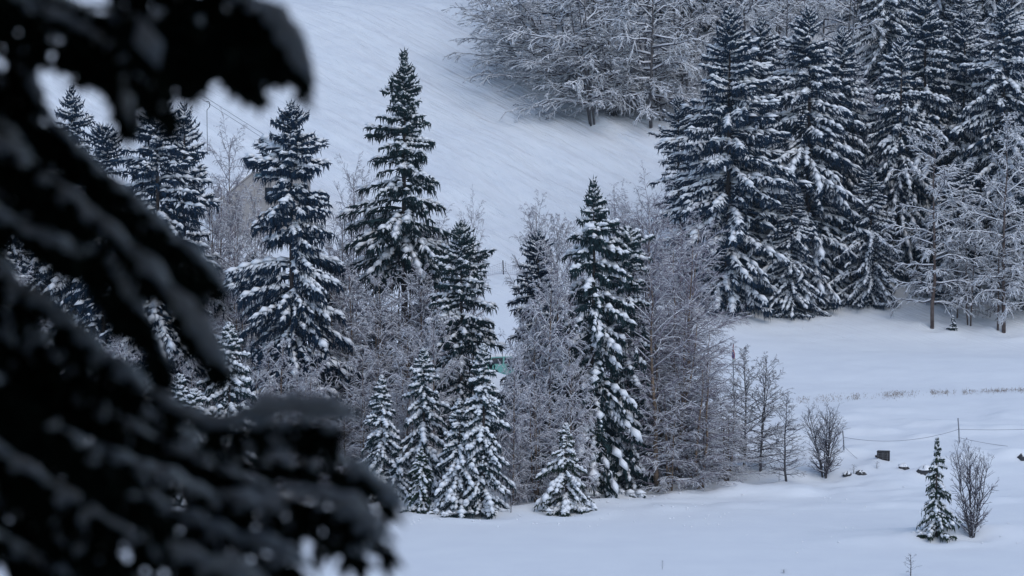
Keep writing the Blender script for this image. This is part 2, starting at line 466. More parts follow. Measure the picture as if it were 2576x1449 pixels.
# ------------------------------------------------------------------ bare tree generator
def curves(p, d, L, K, rng, droop, wig):
    N = len(p)
    s = np.linspace(0, 1, K)
    c = p[:, None] + d[:, None] * (L[:, None] * s[None])[..., None]
    c[..., 2] -= droop * L[:, None] * s[None] ** 2
    w = rng.normal(0, 1, (N, K, 3)).cumsum(1); w -= w[:, :1]
    return c + w * (wig * L / K)[:, None, None]
def sub(c, r, n, rng, lo, hi, lf, ang, lmin, lmax, flat=.0, taper=.5):
    """start points, directions and lengths for side shoots of curves c"""
    N, K = c.shape[:2]
    i = np.repeat(np.arange(N), n); m = len(i)
    t = rng.uniform(lo, hi, m) * (K - 1); k = np.minimum(t.astype(int), K - 2); f = (t - k)[:, None]
    p = c[i, k] * (1 - f) + c[i, k + 1] * f
    tan = nrm(c[i, k + 1] - c[i, k])
    rr = r[i, k] * (1 - f[:, 0]) + r[i, k + 1] * f[:, 0]
    per = rng.normal(0, 1, (m, 3)); per -= tan * (per * tan).sum(1, keepdims=True)
    per[:, 2] *= (1 - flat); per = nrm(per)
    a = rng.uniform(*ang, m)[:, None]
    d = nrm(tan * np.cos(a) + per * np.sin(a))
    len_ = np.linalg.norm(c[:, -1] - c[:, 0], axis=1)[i]
    L = np.clip(len_ * lf * (1 - taper * t / (K - 1)) * rng.uniform(.6, 1.15, m), lmin, lmax)
    return p, d, L, rr
def bare_mesh(seed, H, R, stems=1, n1=40, n2=9, n3=5, el=(.2, 1.0), droop=(.05, .15, .2), clear=.12, shape=None, snow=.5, tr=None, spread=.06,
              lean=(0, 0), bark='bark_grey', twig='twig', wig=.22, tw=.006, white='rime'):
    rng = np.random.default_rng(seed)
    trunk, crown, sn = Acc(), Acc(), Acc()
    shape = np.array(shape or [(0, .7), (.3, 1), (.7, .7), (1, .15)], float)
    tr = tr or .009 * H + .015
    K0 = 9
    a = rng.uniform(0, 6.283, stems) + np.arange(stems) * 6.283 / max(1, stems)
    sp = np.full(stems, spread) * rng.uniform(.5, 1.3, stems) if stems > 1 else np.zeros(1)
    d = nrm(np.stack([np.cos(a) * sp + lean[0], np.sin(a) * sp + lean[1], np.ones(stems)], 1))
    L = H / d[:, 2] * np.where(np.arange(stems) == 0, 1, rng.uniform(.78, 1, stems))
    p0 = np.stack([np.cos(a), np.sin(a), 0 * a - .15 / .1 * .1], 1) * np.array([tr * 1.5, tr * 1.5, 1]) * (1 if stems > 1 else np.array([0, 0, 1]))
    c0 = curves(p0, d, L, K0, rng, 0.0, .045)
    r0 = np.linspace(1, 0, K0)[None] ** .9 * tr * (1 if stems == 1 else .6) + .009
    r0 = np.broadcast_to(r0, (stems, K0))
    trunk.tubes(c0, r0, 6)
    n1s = max(4, n1 // stems)
    # level 1
    i = np.repeat(np.arange(stems), n1s); m = len(i)
    t = clear + (1 - clear) * (np.tile((np.arange(n1s) + .5) / n1s, stems) + rng.uniform(-.5, .5, m) / n1s) * .99
    k = np.clip((t * (K0 - 1)).astype(int), 0, K0 - 2); f = (t * (K0 - 1) - k)[:, None]
    p = c0[i, k] * (1 - f) + c0[i, k + 1] * f
    az = np.arange(m) * 2.39996 + rng.normal(0, .4, m)
    e = np.interp(t, [clear, 1], el) + rng.normal(0, .12, m)
    dd = np.stack([np.cos(az) * np.cos(e), np.sin(az) * np.cos(e), np.sin(e)], 1)
    L1 = R * np.interp((t - clear) / (1 - clear), shape[:, 0], shape[:, 1]) * rng.uniform(.65, 1.1, m) / np.maximum(np.cos(e), .35) * np.interp(e, [0, 1.2], [1, .75])
    c1 = curves(p, dd, L1, 5, rng, droop[0], wig * .55)
    ra = (.35 * tr * (1 - t) + .008 + .004 * L1) * (1.0 if tw < .02 else 1.35)
    r1 = ra[:, None] * np.linspace(1, .28, 5)[None]
    # level 2
    p, dd, L2, rr = sub(c1, r1, n2, rng, .15, 1.0, .42, (.4, 1.0), .15, 2.2, .35)
    c2 = curves(p, dd, L2, 4, rng, droop[1], wig * .6)
    r2 = np.minimum(rr * .7, .014)[:, None] * np.linspace(1, .5, 4)[None] + tw * .5
    # level 3
    p, dd, L3, rr = sub(c2, r2, n3, rng, .15, 1.0, .50, (.3, .95), .12, 1.1, .25)
    c3 = curves(p, dd, L3, 3, rng, droop[2], wig * .5)
    r3 = np.full((len(p), 1), tw) * np.array([[1, .9, .6]])
    for c, r in ((c1, r1), (c2, r2), (c3, r3)):
        c[..., 2] = np.maximum(c[..., 2], .03)
    crown.tubes(c1, r1, 4); crown.tubes(c2, r2, 3); crown.twigs(c3, r3)
    for c, r, pr, g in ((c1, r1, min(1, snow * 1.5), .98), (c2, r2, min(1, snow * 1.2), 1.15), (c3, r3, snow, 1.2)):
        kp = rng.random(len(c)) < pr
        g *= 1.3 if tw > .012 else 1.05
        if c is c3: sn.twigs(c[kp], r[kp] * g, lift=.9)
        else: sn.tubes(c[kp], r[kp] * g, 3, lift=.9)
    return trunk.mesh('trunk', bark), crown.mesh('crown', twig), sn.mesh('frost', white)
def put_bare(ms, u, vtop, label, vb=None, Y=None, hw=None, H=10., R=3., group=None, rot=0., name='bare_tree', cat='bare tree'):
    """scale a prototype of height H and crown radius R to its own height and width at its own distance"""
    b = foot(u, vb, Y)
    z = (at(u, vtop, b[1])[2] - b[2]) / H
    x = z if hw is None else 1.22 * hw * b[1] / FPX / R
    t = empty(name, b, label, cat, group); t.rotation_euler.z = rot; t.scale = (x, x, z)
    part('trunk', ms[0], t); c = part('crown', ms[1], t); part('frost', ms[2], c)['kind'] = 'stuff'
    return t

# ================================================================== conifers of the middle row
hero(1, 735, 262, [(290, 22), (320, 42), (350, 48), (368, 70), (380, 92), (430, 100), (470, 60), (490, 98), (540, 108), (585, 84), (620, 115), (680, 128), (800, 125), (900, 140), (1050, 150)],
     'tall spruce with drooping snowy branches in front of the lift hut', Y=189, droop=1.05, snow=.62, hang=1.5, dens=1.15)
hero(2, 1018, 133, [(170, 10), (215, 36), (250, 48), (275, 40), (305, 72), (345, 90), (385, 66), (430, 90), (470, 84), (490, 108), (530, 134), (560, 150), (640, 150), (700, 120)],
     'tall open spruce standing against the ski slope, trunk showing low down', Y=197, droop=.95, snow=.55, hang=1.35, bare=.42, spacing=1.02, dens=1.0, needle='needle_mid')
hero(3, 1160, 563, [(610, 34), (660, 62), (700, 72), (760, 92), (850, 100), (950, 112), (1100, 110)],
     'layered spruce left of the mint green car', Y=188, droop=.8, snow=.78, hang=1.1, needle='needle_mid')
hero(4, 1492, 455, [(490, 10), (525, 32), (545, 30), (580, 60), (640, 75), (700, 84), (800, 98), (900, 108), (1000, 118), (1100, 126), (1245, 118)],
     'dense dark spruce with shaggy snow shelves at the edge of the field', Y=182.5, droop=1.3, snow=.66, hang=1.5, dens=1.1, lump=1.25, needle='needle_mid')
hero(5, 1582, 578, [(620, 45), (700, 56), (800, 62), (1000, 68), (1240, 66)],
     'narrow dark spruce grown into the shaggy spruce, beside the birches', Y=183.5, droop=1.3, snow=.66, hang=1.4, lump=1.25, needle='needle_mid')
hero(6, 1355, 585, [(640, 34), (720, 52), (800, 64), (900, 72), (1000, 70)],
     'slim spruce rising behind the frosted birch thicket, right of the gap', Y=196, droop=.8, snow=.66)
hero(7, 400, 256, [(300, 40), (360, 78), (400, 98), (500, 118), (600, 125), (800, 140), (1000, 150)],
     'broad spruce half hidden behind the dark foreground branches', Y=196, droop=1.0, snow=.66, hang=1.3, dens=.75)
hero(8, 466, 268, [(300, 22), (340, 36), (375, 48), (430, 50), (520, 62), (700, 80), (1000, 90)],
     'paler spruce with upswept tips beside the broad spruce and the hanger', Y=203, droop=.6, snow=.85, hang=.8, upturn=1.6, dens=.75)
hero(9, 183, 222, [(255, 14), (290, 40), (340, 58), (450, 90), (700, 120), (1000, 130)],
     'spruce top showing through the gap in the dark foreground branches', Y=204, droop=.9, snow=.72, dens=.75)
hero(10, 262, 318, [(360, 40), (430, 62), (600, 90), (1000, 120)],
     'dim spruce between the gap spruce and the broad spruce', Y=200, droop=1.0, snow=.45, hang=1.2, dens=.75)

# young snow-laden spruces along the edge of the field
young = [
    (21, 960, 948, 1195, [(1000, 22), (1080, 42), (1190, 60)], 'young spruce plastered in snow, standing apart behind the snowy foreground bough', .95, 1.35),
    (22, 1155, 1008, 1295, [(1060, 30), (1150, 55), (1290, 82)], 'young spruce heavy with snow, shorter of the front pair', .9, 1.45),
    (23, 1216, 868, 1302, [(920, 26), (1000, 44), (1120, 58), (1295, 66)], 'slim young spruce heavy with snow below the mint green car', .85, 1.3),
    (24, 1424, 1068, 1288, [(1110, 20), (1160, 34), (1200, 62), (1285, 84)], 'small spruce with arching snowy branches at the foot of the shaggy spruce', .9, 1.45),
    (25, 575, 815, 1085, [(860, 24), (920, 46), (1000, 62), (1080, 64)], 'young snow-laden spruce beside the frosted thicket, above the bent snowy bough', .95, 1.4),
    (26, 447, 944, 1075, [(980, 20), (1070, 42)], 'little snow-covered spruce next to the dark branch tip', .95, 1.4),
    (27, 486, 984, 1080, [(1010, 22), (1070, 44)], 'lowest little snow-covered spruce above the dark bough', .95, 1.5),
    (28, 1062, 1130, 1285, [(1180, 26), (1280, 46)], 'stubby dark little spruce at the left foot of the front pair', .45, 1.2),
    (29, 1066, 880, 1262, [(940, 30), (1020, 56), (1120, 66), (1255, 64)], 'pale drooping spruce between the apart young spruce and the front pair', .92, 1.2),
    (30, 996, 1120, 1228, [(1160, 26), (1225, 48)], 'little drooping spruce right beside the apart young spruce', .9, 1.3),
    (31, 1497, 1050, 1246, [(1100, 30), (1240, 56)], 'green young spruce tucked against the shaggy spruce', .55, 1.2),
    (32, 1350, 1110, 1262, [(1160, 22), (1255, 42)], 'small frosted spruce hidden in the birch thicket', .85, 1.2),
    (33, 2355, 1104, 1354, [(1140, 8), (1170, 18), (1200, 24), (1240, 36), (1350, 50)], 'small green spruce with snow pillows standing alone on the snow bank', .50, 1.35),
    (34, 2397, 796, 830, [(810, 7), (828, 13)], 'tiny snowy spruce among the trunks at the wood edge', .8, 1.2),
    (35, 2082, 700, 780, [(730, 14), (778, 24)], 'small snowy spruce under the big spruces on the bank', .9, 1.2),
]
for seed, u, vt, vb, pr, lab, sn, lu in young:
    sn = min(1.0, sn * 1.12) if sn > .6 else sn
    near = {21: 178.5, 25: 180.5, 26: 179.0, 27: 178.5, 30: 178.0}.get(seed)
    if near:
        pr = pr + [(pr[-1][0] + 130, pr[-1][1] + 18)]; vb = None
    hero(seed, u, vt, pr, lab, vb=vb, Y=near, snow=sn, lump=lu * 1.12, droop=1.25, hang=.8, dens=1.25, spacing=1.0,
         needle='needle_green' if seed in (31, 33, 24, 28) else 'needle_mid', bare=.02)

# ------------------------------------------------------------------ the big spruces on the right bank
R1, H1 = hero(41, 1832, 22, [(60, 24), (100, 44), (150, 68), (200, 90), (260, 112), (330, 150), (400, 170), (500, 188), (560, 180), (640, 190), (700, 150), (770, 90)],
     'biggest snow-shelved spruce at the piste side of the wood', Y=244, droop=.65, snow=.9, hang=1.3, dens=1.1, bare=.01)
R2, H2 = hero(42, 2032, 24, [(90, 44), (160, 76), (250, 105), (330, 130), (430, 165), (540, 185), (640, 175), (745, 110)],
     'tall spruce with long drooping boughs, second along the wood edge', Y=247, droop=1.0, snow=.9, hang=1.2, bare=.02)
R3, H3 = hero(43, 2322, -12, [(60, 40), (150, 78), (260, 108), (380, 130), (520, 150), (720, 130)],
     'dark spruce rising behind the frosted tree with reddish trunk', Y=255, droop=.95, snow=.88, hang=1.3)
R4, H4 = hero(44, 2520, 6, [(60, 36), (150, 76), (260, 110), (380, 140), (520, 150), (720, 130)],
     'spruce with long snow-striped boughs behind the rightmost frosted trees', Y=252, droop=1.1, snow=.88, hang=1.3)
R5, H5 = hero(45, 1706, 248, [(280, 24), (330, 50), (420, 58), (520, 62), (640, 50)],
     'pale young spruce leaning on the biggest spruce at the piste edge', Y=250, droop=.6, snow=.60, hang=.6)
def again(ms, H, u, vt, Y, label, group=None, wide=1.0, rot=1.0):
    b = foot(u, Y=Y); z = (at(u, vt, Y)[2] - b[2]) / H
    put_conifer(ms, b, label, group, rot, (z * wide, z * wide, z))
again(R2, H2, 1912, 48, 254, 'spruce squeezed between the two tallest edge spruces', rot=2.0, wide=.85)
again(R3, H3, 2112, 72, 253, 'spruce standing close behind the long-boughed spruce', rot=3.4, wide=.85)
again(R1, H1, 2420, 26, 256, 'shaggy spruce between the two dark spruces over the frosted trees', rot=4.1, wide=.8)
again(R4, H4, 2262, 96, 252, 'shorter spruce left of the dark spruce, bordering the pale birch gap', rot=2.6, wide=.85)
again(R2, H2, 2190, 420, 246, 'low spruce filling the foot of the wood edge beside the pale gap', rot=.6, wide=1.1)
again(R3, H3, 2410, 400, 247, 'low spruce behind the frosted tree with reddish trunk', rot=5.0, wide=1.3)
again(R1, H1, 2600, 330, 246, 'low spruce at the end of the wood edge', rot=5.6, wide=1.1)
again(R4, H4, 1990, 470, 243.5, 'low bushy spruce at the foot of the two tallest edge spruces', rot=1.7, wide=1.2)
# the wood behind, tree by tree up the hillside
rw = random.Random(5)
protos = [(R1, H1), (R2, H2), (R3, H3), (R4, H4)]
back = []
for k in range(13):
    Y = 270 + 44 * (k / 12.0)
    u = 2130 + (k * 197) % 520
    back.append((u + rw.uniform(-25, 25), Y))
for k, (u, Y) in enumerate(back):
    ms, H = protos[k % 4]
    b = foot(u, Y=Y)
    hh = rw.uniform(9, 15); z = hh / H
    put_conifer(ms, b, 'snowy spruce standing deep in the hillside wood behind the edge trees', 'spruces deep in the hillside wood', rw.uniform(0, 6.28), (z * 1.05, z * 1.05, z))
# dark spruces behind the frosted trees at the top of the slope
for k, (u, Y) in enumerate([(1560, 330), (1640, 318), (1720, 322), (1780, 300), (1690, 300), (1480, 345), (1600, 350), (1860, 318), (1950, 322), (2050, 316), (2140, 320), (1905, 330), (2000, 332)]):
    ms, H = protos[(k + 1) % 4]
    z = rw.uniform(13, 18) / H
    put_conifer(ms, foot(u, Y=Y), 'dark spruce behind the frosted trees at the top of the hillside wood', 'dark spruces at the top of the hillside wood', rw.uniform(0, 6.28), (z, z, z))
# spruces behind the left thicket, hidden mostly by the dark foreground
for k, (u, vt, Y) in enumerate([(100, 540, 205), (30, 330, 212), (225, 570, 207), (330, 480, 209), (-60, 500, 200), (640, 640, 204), (830, 700, 200), (540, 640, 207)]):
    ms, H = protos[k % 4]
    labs = ['spruce seen through the gap over the snowy ledge bough', 'spruce at the far left behind the black boughs', 'spruce with snowy tips over the ledge bough', 'dark spruce behind the broad spruce',
            'spruce at the left end of the row', 'dark spruce in the thicket left of the tall drooping spruce', 'dark spruce in the thicket between the two tallest row spruces', 'dark spruce behind the young snow-laden spruce']
    again(ms, H, u, vt, Y, labs[k], rot=k * 1.3)

for k, (u, vt, Y, lab) in enumerate([(960, 770, 201, 'dark spruce inside the thicket below the open spruce'), (1062, 750, 202, 'dark spruce inside the thicket right of the open spruce trunk'), (1118, 840, 194, 'dark spruce behind the pale drooping spruce'),
                                     (1330, 880, 191, 'dark spruce inside the thicket at the right side of the gap'), (1425, 800, 189, 'dark spruce between the slim spruce and the shaggy spruce'), (700, 830, 194, 'dark spruce low in the thicket under the drooping spruce'),
                                     (865, 880, 191, 'dark spruce low in the thicket right of the drooping spruce'), (985, 930, 188, 'dark spruce low behind the apart young spruce'), (780, 960, 187, 'dark spruce above the bent snowy bough')]):
    ms, H = protos[(k + 2) % 4]
    again(ms, H, u, vt, Y, lab, rot=k * 1.9, wide=1.5)

# ================================================================== bare trees and thickets
birch = [bare_mesh(60 + k, 14, 2.6, stems=s, n1=n, n2=14, n3=9, el=(.15, 1.05), droop=(.0, .25, .6), clear=.04, shape=[(0, .9), (.35, 1), (.7, 1.0), (.9, .7), (1, .4)], snow=.36,
                   bark='bark_birch', twig='twig', tw=.0062) for k, (s, n) in enumerate([(1, 54), (2, 60), (3, 66)])]
frost = [bare_mesh(70 + k, 9, 3.0, stems=s, n1=n, n2=13, n3=8, el=(.10, .95), droop=(.12, .30, .45), clear=.04, shape=[(0, .9), (.4, 1), (.75, .75), (1, .2)], snow=.60,
                   bark='bark_birch', twig='twig', tw=.0092) for k, (s, n) in enumerate([(1, 54), (2, 56), (4, 64)])]
alder = [bare_mesh(80 + k, 8, 2.3, stems=s, n1=n, n2=10, n3=8, el=(.12, 1.05), droop=(-.04, .08, .10), clear=.06, shape=[(0, .9), (.3, 1), (.7, .6), (1, .12)], snow=.42, bark='bark_grey', twig='twig_dark', tw=.0068)
         for k, (s, n) in enumerate([(1, 50), (2, 56)])]
shrub = [bare_mesh(90 + k, 5, 1.2, stems=8, n1=112, n2=7, n3=4, el=(.7, 1.25), droop=(-.05, .0, .0), clear=.05, shape=[(0, .8), (.5, 1), (1, .3)], snow=sf, tr=.06, spread=.17, bark='bark_grey', twig='twig_dark', tw=.0038)
         for k, sf in enumerate([.4, .22])]
limb = [bare_mesh(100 + k, 14, 5.0, stems=s, n1=36, n2=12, n3=7, el=e, droop=(.16, .25, .35), clear=c, shape=[(0, .95), (.3, 1.05), (.7, .75), (1, .25)], snow=.95, bark='bark_grey', twig='twig_dark', tw=.024, wig=.50, lean=ln)
        for k, (s, c, ln, e) in enumerate([(1, .14, (0, 0), (-.05, .8)), (3, .10, (-.10, -.05), (.05, .9)), (2, .08, (-.38, -.16), (.10, .9))])]
rimy = [bare_mesh(110 + k, 14, 4.0, stems=s, n1=42, n2=12, n3=7, el=(.05, .95), droop=(.14, .2, .3), clear=.13, shape=[(0, .9), (.3, 1), (.7, .75), (1, .2)], snow=.85, bark='bark_red', twig='twig_dark', tw=.016, wig=.45) for k, s in enumerate([1, 2])]
HB, RB = (14, 2.6), (9, 3.0)
def B(ms, HR, u, vt, label, vb=None, Y=None, hw=None, rot=0., group=None, name='bare_tree', cat='bare tree'):
    put_bare(ms, u, vt, label, vb, Y, hw, HR[0], HR[1], group, rot, name, cat)
birch_list = [
    (0, 580, 362, 214, 72, 'thin bare birch silhouetted left of the lift hut'),
    (2, 548, 470, 210, 70, 'purplish birch in front of the grey hut gable'),
    (1, 880, 440, 207, 60, 'tall thin birch behind the drooping spruce, right side'),
    (2, 930, 560, 203, 95, 'purplish birch left of the open spruce foot'),
    (1, 1010, 585, 200, 95, 'purplish birch in front of the open spruce trunk'),
    (0, 1085, 590, 198, 85, 'purplish birch right of the open spruce trunk'),
    (2, 1140, 620, 200, 70, 'purplish birch behind the layered spruce'),
    (0, 1190, 545, 202, 45, 'wispy birch poking above the layered spruce tip'),
    (1, 1378, 532, 200, 62, 'grey birch left of the shaggy spruce, taller one'),
    (2, 1335, 585, 199, 55, 'grey birch at the right side of the gap'),
    (1, 1580, 512, 196, 75, 'birch crown rising behind the narrow dark spruce'),
    (0, 1632, 508, 190, 97, 'tallest purplish birch right of the narrow dark spruce'),
    (1, 1706, 615, 187, 123, 'arching purplish birch at the right end of the thicket'),
    (2, 1690, 780, 184.5, 110, 'lower dense birch in front of the arching birch'),
    (0, 1655, 690, 183, 104, 'birch with pale yellowish trunk next to the narrow dark spruce'),
    (2, 1600, 545, 194, 85, 'purplish birch close behind the narrow dark spruce'),
    (1, 1695, 570, 191, 120, 'broad rounded purplish birch over the right flank'),
    (1, 1665, 560, 192, 110, 'rounded purplish birch behind the tallest one'),
    (2, 1735, 700, 190, 123, 'wide purplish birch spreading over the right flank'),
    (0, 1640, 830, 186, 117, 'purplish birch filling the foot of the tallest one'),
    (1, 1540, 560, 200, 70, 'purplish birch between the shaggy and the narrow spruce tops'),
    (1, 1420, 600, 201, 70, 'purplish birch behind the shaggy spruce, left side'),
    (0, 860, 560, 205, 80, 'purplish birch behind the drooping spruce'),
    (2, 1750, 820, 186, 110, 'purplish birch above the low dense birch'),
    (2, 1755, 900, 184, 97, 'low dense birch at the right flank of the thicket'),
]
for k, u, vt, Y, hw, lab in birch_list:
    B(birch[k], HB, u, vt, lab, Y=Y, hw=hw, rot=u * .37, name='birch_tree', cat='birch')
frost_list = [
    (2, 545, 480, 212, 75, 'frosted tree hiding the low end of the grey hut'),
    (1, 640, 470, 209, 70, 'frosted tree in front of the hut wall'),
    (0, 600, 500, 206, 75, 'frosted tree under the thin bare birch'),
    (1, 580, 560, 201, 85, 'frosted thicket tree left of the drooping spruce, tallest'),
    (0, 610, 700, 196, 90, 'frosted thicket tree beside the young snow-laden spruce'),
    (2, 690, 860, 184, 85, 'frosted bushy tree below the drooping spruce, left'),
    (1, 800, 900, 184, 85, 'frosted bushy tree below the drooping spruce, middle'),
    (0, 880, 690, 190, 110, 'frosted tree between the drooping spruce and the open spruce'),
    (2, 970, 700, 190, 105, 'frosted tree in the middle thicket under the open spruce'),
    (1, 900, 900, 184, 90, 'low frosted tree left of the apart young spruce'),
    (2, 1030, 830, 182.5, 85, 'frosted tree behind the apart young spruce'),
    (0, 1090, 790, 184, 80, 'frosted tree under the layered spruce'),
    (1, 640, 920, 184, 80, 'low frosted bush right of the young snow-laden spruce'),
    (0, 1385, 690, 181.5, 105, 'frosted birch with pale orange trunk in front of the slim spruce'),
    (2, 1330, 770, 183, 75, 'frosted thicket tree at the right edge of the gap'),
    (1, 1450, 800, 180.5, 75, 'frosted thicket tree overlapping the shaggy spruce'),
    (0, 1292, 870, 177.5, 50, 'slender frosted birch right of the front spruce pair'),
    (2, 1350, 960, 178.5, 75, 'low frosted thicket in front of the pale orange trunk'),
    (2, 1830, 1030, 186, 85, 'sprawling frosted shrub at the right end of the thicket'),
    (1, 60, 690, 196, 80, 'frosted bush in the gap at the far left'),
    (0, 300, 850, 190, 80, 'frosted bush showing between the dark boughs'),
    (2, 470, 900, 190, 70, 'frosted bush behind the little snow-covered spruces'),
    (1, 200, 1180, 180, 80, 'frosted bush glimpsed under the dark boughs'),
    (2, 850, 610, 198, 90, 'frosted tree behind the right side of the drooping spruce'),
    (0, 1060, 680, 193, 95, 'frosted tree under the right boughs of the open spruce'),
    (1, 935, 790, 187, 90, 'frosted tree straight above the apart young spruce'),
    (2, 1010, 960, 180.5, 75, 'low frosted bush behind the little drooping spruce'),
    (2, 760, 930, 182.5, 95, 'low frosted bush above the bent snowy bough'),
    (1, 860, 1010, 181, 80, 'lowest frosted bush left of the apart young spruce'),
    (0, 1400, 560, 190, 80, 'frosted tree squeezed between slim spruce and shaggy spruce'),
    (2, 1300, 1080, 178, 55, 'low frosted scrub right of the slim young spruce'),
    (1, 1420, 930, 179, 70, 'frosted scrub above the small arching spruce'),
    (2, 1690, 960, 183, 95, 'frosted scrub at the foot of the purplish birches'),
    (0, 1770, 1040, 184, 85, 'frosted scrub beside the sprawling shrub'),
    (1, 1720, 760, 188, 90, 'frosted tree inside the purplish birches'),
    (0, 520, 760, 199, 70, 'frosted thicket tree behind the young snow-laden spruce'),
]
for k, u, vt, Y, hw, lab in frost_list:
    B(frost[k], RB, u, vt, lab, Y=Y, hw=hw, rot=u * .53, name='frosted_tree', cat='frosted tree')
B(alder[0], (8, 2.3), 1873, 885, 'taller bare alder by the road sign', Y=190, hw=82, rot=.4, name='alder_tree', cat='alder')
B(alder[1], (8, 2.3), 1912, 900, 'bare alder with leaning stem right of the road sign', Y=189.5, hw=90, rot=2.4, name='alder_tree', cat='alder')
B(alder[0], (8, 2.3), 1978, 1000, 'small conical bare alder with dark trunk on the shore', vb=1214, hw=62, rot=3.0, name='alder_tree', cat='alder')
B(shrub[0], (5, 1.2), 2075, 1026, 'many-stemmed bare shrub on the shore near the wire post', vb=1204, hw=50, rot=.3, name='bare_shrub', cat='shrub')
B(shrub[1], (5, 1.2), 2445, 1128, 'many-stemmed bare shrub beside the lone small spruce', vb=1355, hw=44, rot=1.5, name='bare_shrub', cat='shrub')
B(alder[1], (8, 2.3), 1835, 960, 'crooked frosted alder beside the birch flank', Y=188, hw=80, rot=4.4, name='alder_tree', cat='alder')
# frosted trees at the right wood edge
limb_list = [
    (0, 2345, 330, 828, 150, 0.3, 'frosted tree with reddish trunk foot standing before the wood'),
    (0, 2525, 300, 840, 150, 2.2, 'frosted tree with dark trunk at the end of the wood edge'),
    (1, 2438, 480, 820, 95, 1.2, 'slender frosted tree with dark leaning stem between the two frosted trunks'),
    (0, 2408, 560, 800, 60, 4.0, 'thin frosted sapling beside the tiny snowy spruce'),
    (0, 2510, 500, 832, 80, 5.0, 'thin frosted tree touching the dark-trunked frosted tree'),
    (1, 2590, 420, 815, 110, 3.1, 'frosted tree behind the dark-trunked frosted tree'),
]
for k, u, vt, vb, hw, rot, lab in limb_list:
    B(rimy[k], (14, 4.0), u, vt, lab, vb=vb, hw=hw * .8, rot=rot, name='frosted_tree', cat='frosted tree')
B(birch[1], HB, 2170, 190, 'pale frosted birch filling the gap in the spruce wall', Y=262, hw=55, rot=1, name='birch_tree', cat='birch')
B(birch[2], HB, 2210, 210, 'second pale frosted birch in the gap in the spruce wall', Y=264, hw=55, rot=2, name='birch_tree', cat='birch')
# frosted trees leaning out over the piste, upper edge of the wood
edge = [(2, 1312, -60, 178, 110, 0.0, 'frosted tree leaning furthest left over the top of the piste'), (2, 1375, -60, 205, 125, .3, 'second frosted tree leaning out over the piste'), (0, 1395, -260, 95, 170, 1.0, 'thick dark-trunked frosted tree above the leaning pair'),
        (1, 1432, -240, 100, 150, .2, 'dark-trunked frosted tree beside the thick trunk'), (2, 1450, -40, 238, 165, .1, 'frosted tree with white arching limbs over the mid piste edge'), (0, 1500, -150, 150, 160, 2.0, 'tall frosted tree behind the white arching limbs'),
        (1, 1545, 20, 290, 150, .1, 'frosted tree with fallen white limb at the lowest wood corner'), (2, 1610, 30, 300, 150, 6.2, 'frosted tree leaning left beside the fallen white limb'), (0, 1625, -120, 190, 150, 4.0, 'frosted tree with curved limbs in front of dark spruces'),
        (1, 1665, 20, 302, 120, 5.8, 'frosted tree touching the pale young spruce'), (0, 1560, -200, 90, 150, 5.0, 'tall frosted tree high beside the dark spruces'), (1, 1700, -60, 240, 140, 3.0, 'frosted tree behind the pale young spruce'),
        (2, 1430, -20, 222, 125, 5.9, 'low frosted tree between the leaning trees'), (2, 1500, 90, 268, 120, .2, 'low frosted tree near the lowest wood corner')]
for k, u, vt, vb, hw, rot, lab in edge:
    B(limb[k], (14, 5.0), u, vt, lab, vb=vb, hw=hw, rot=rot, group='frosted trees along the upper piste edge', name='frosted_tree', cat='frosted tree')
for k in range(37):
    Y = 272 + 60 * rw.random()
    u = 1450 + (k * 211) % 1180 + rw.uniform(-30, 30)
    if k >= 30: u = (1870, 1925, 1975, 2010, 2070, 2125, 1900)[k - 30]; Y = (284, 292, 281, 297, 289, 283, 303)[k - 30]
    elif k >= 22: u = 1330 + (k - 22) * 62; Y = rw.uniform(318, 345)
    b = foot(u, Y=Y)
    t = empty('frosted_tree', b, 'frosted bare tree inside the wood high on the hillside', 'frosted tree', 'frosted trees high on the hillside')
    s = rw.uniform(.85, 1.15); t.scale = (s * .9, s * .9, s); t.rotation_euler.z = rw.uniform(0, 6.28)
    ms = limb[k % 2]
    part('trunk', ms[0], t); c = part('crown', ms[1], t); part('frost', ms[2], c)['kind'] = 'stuff'

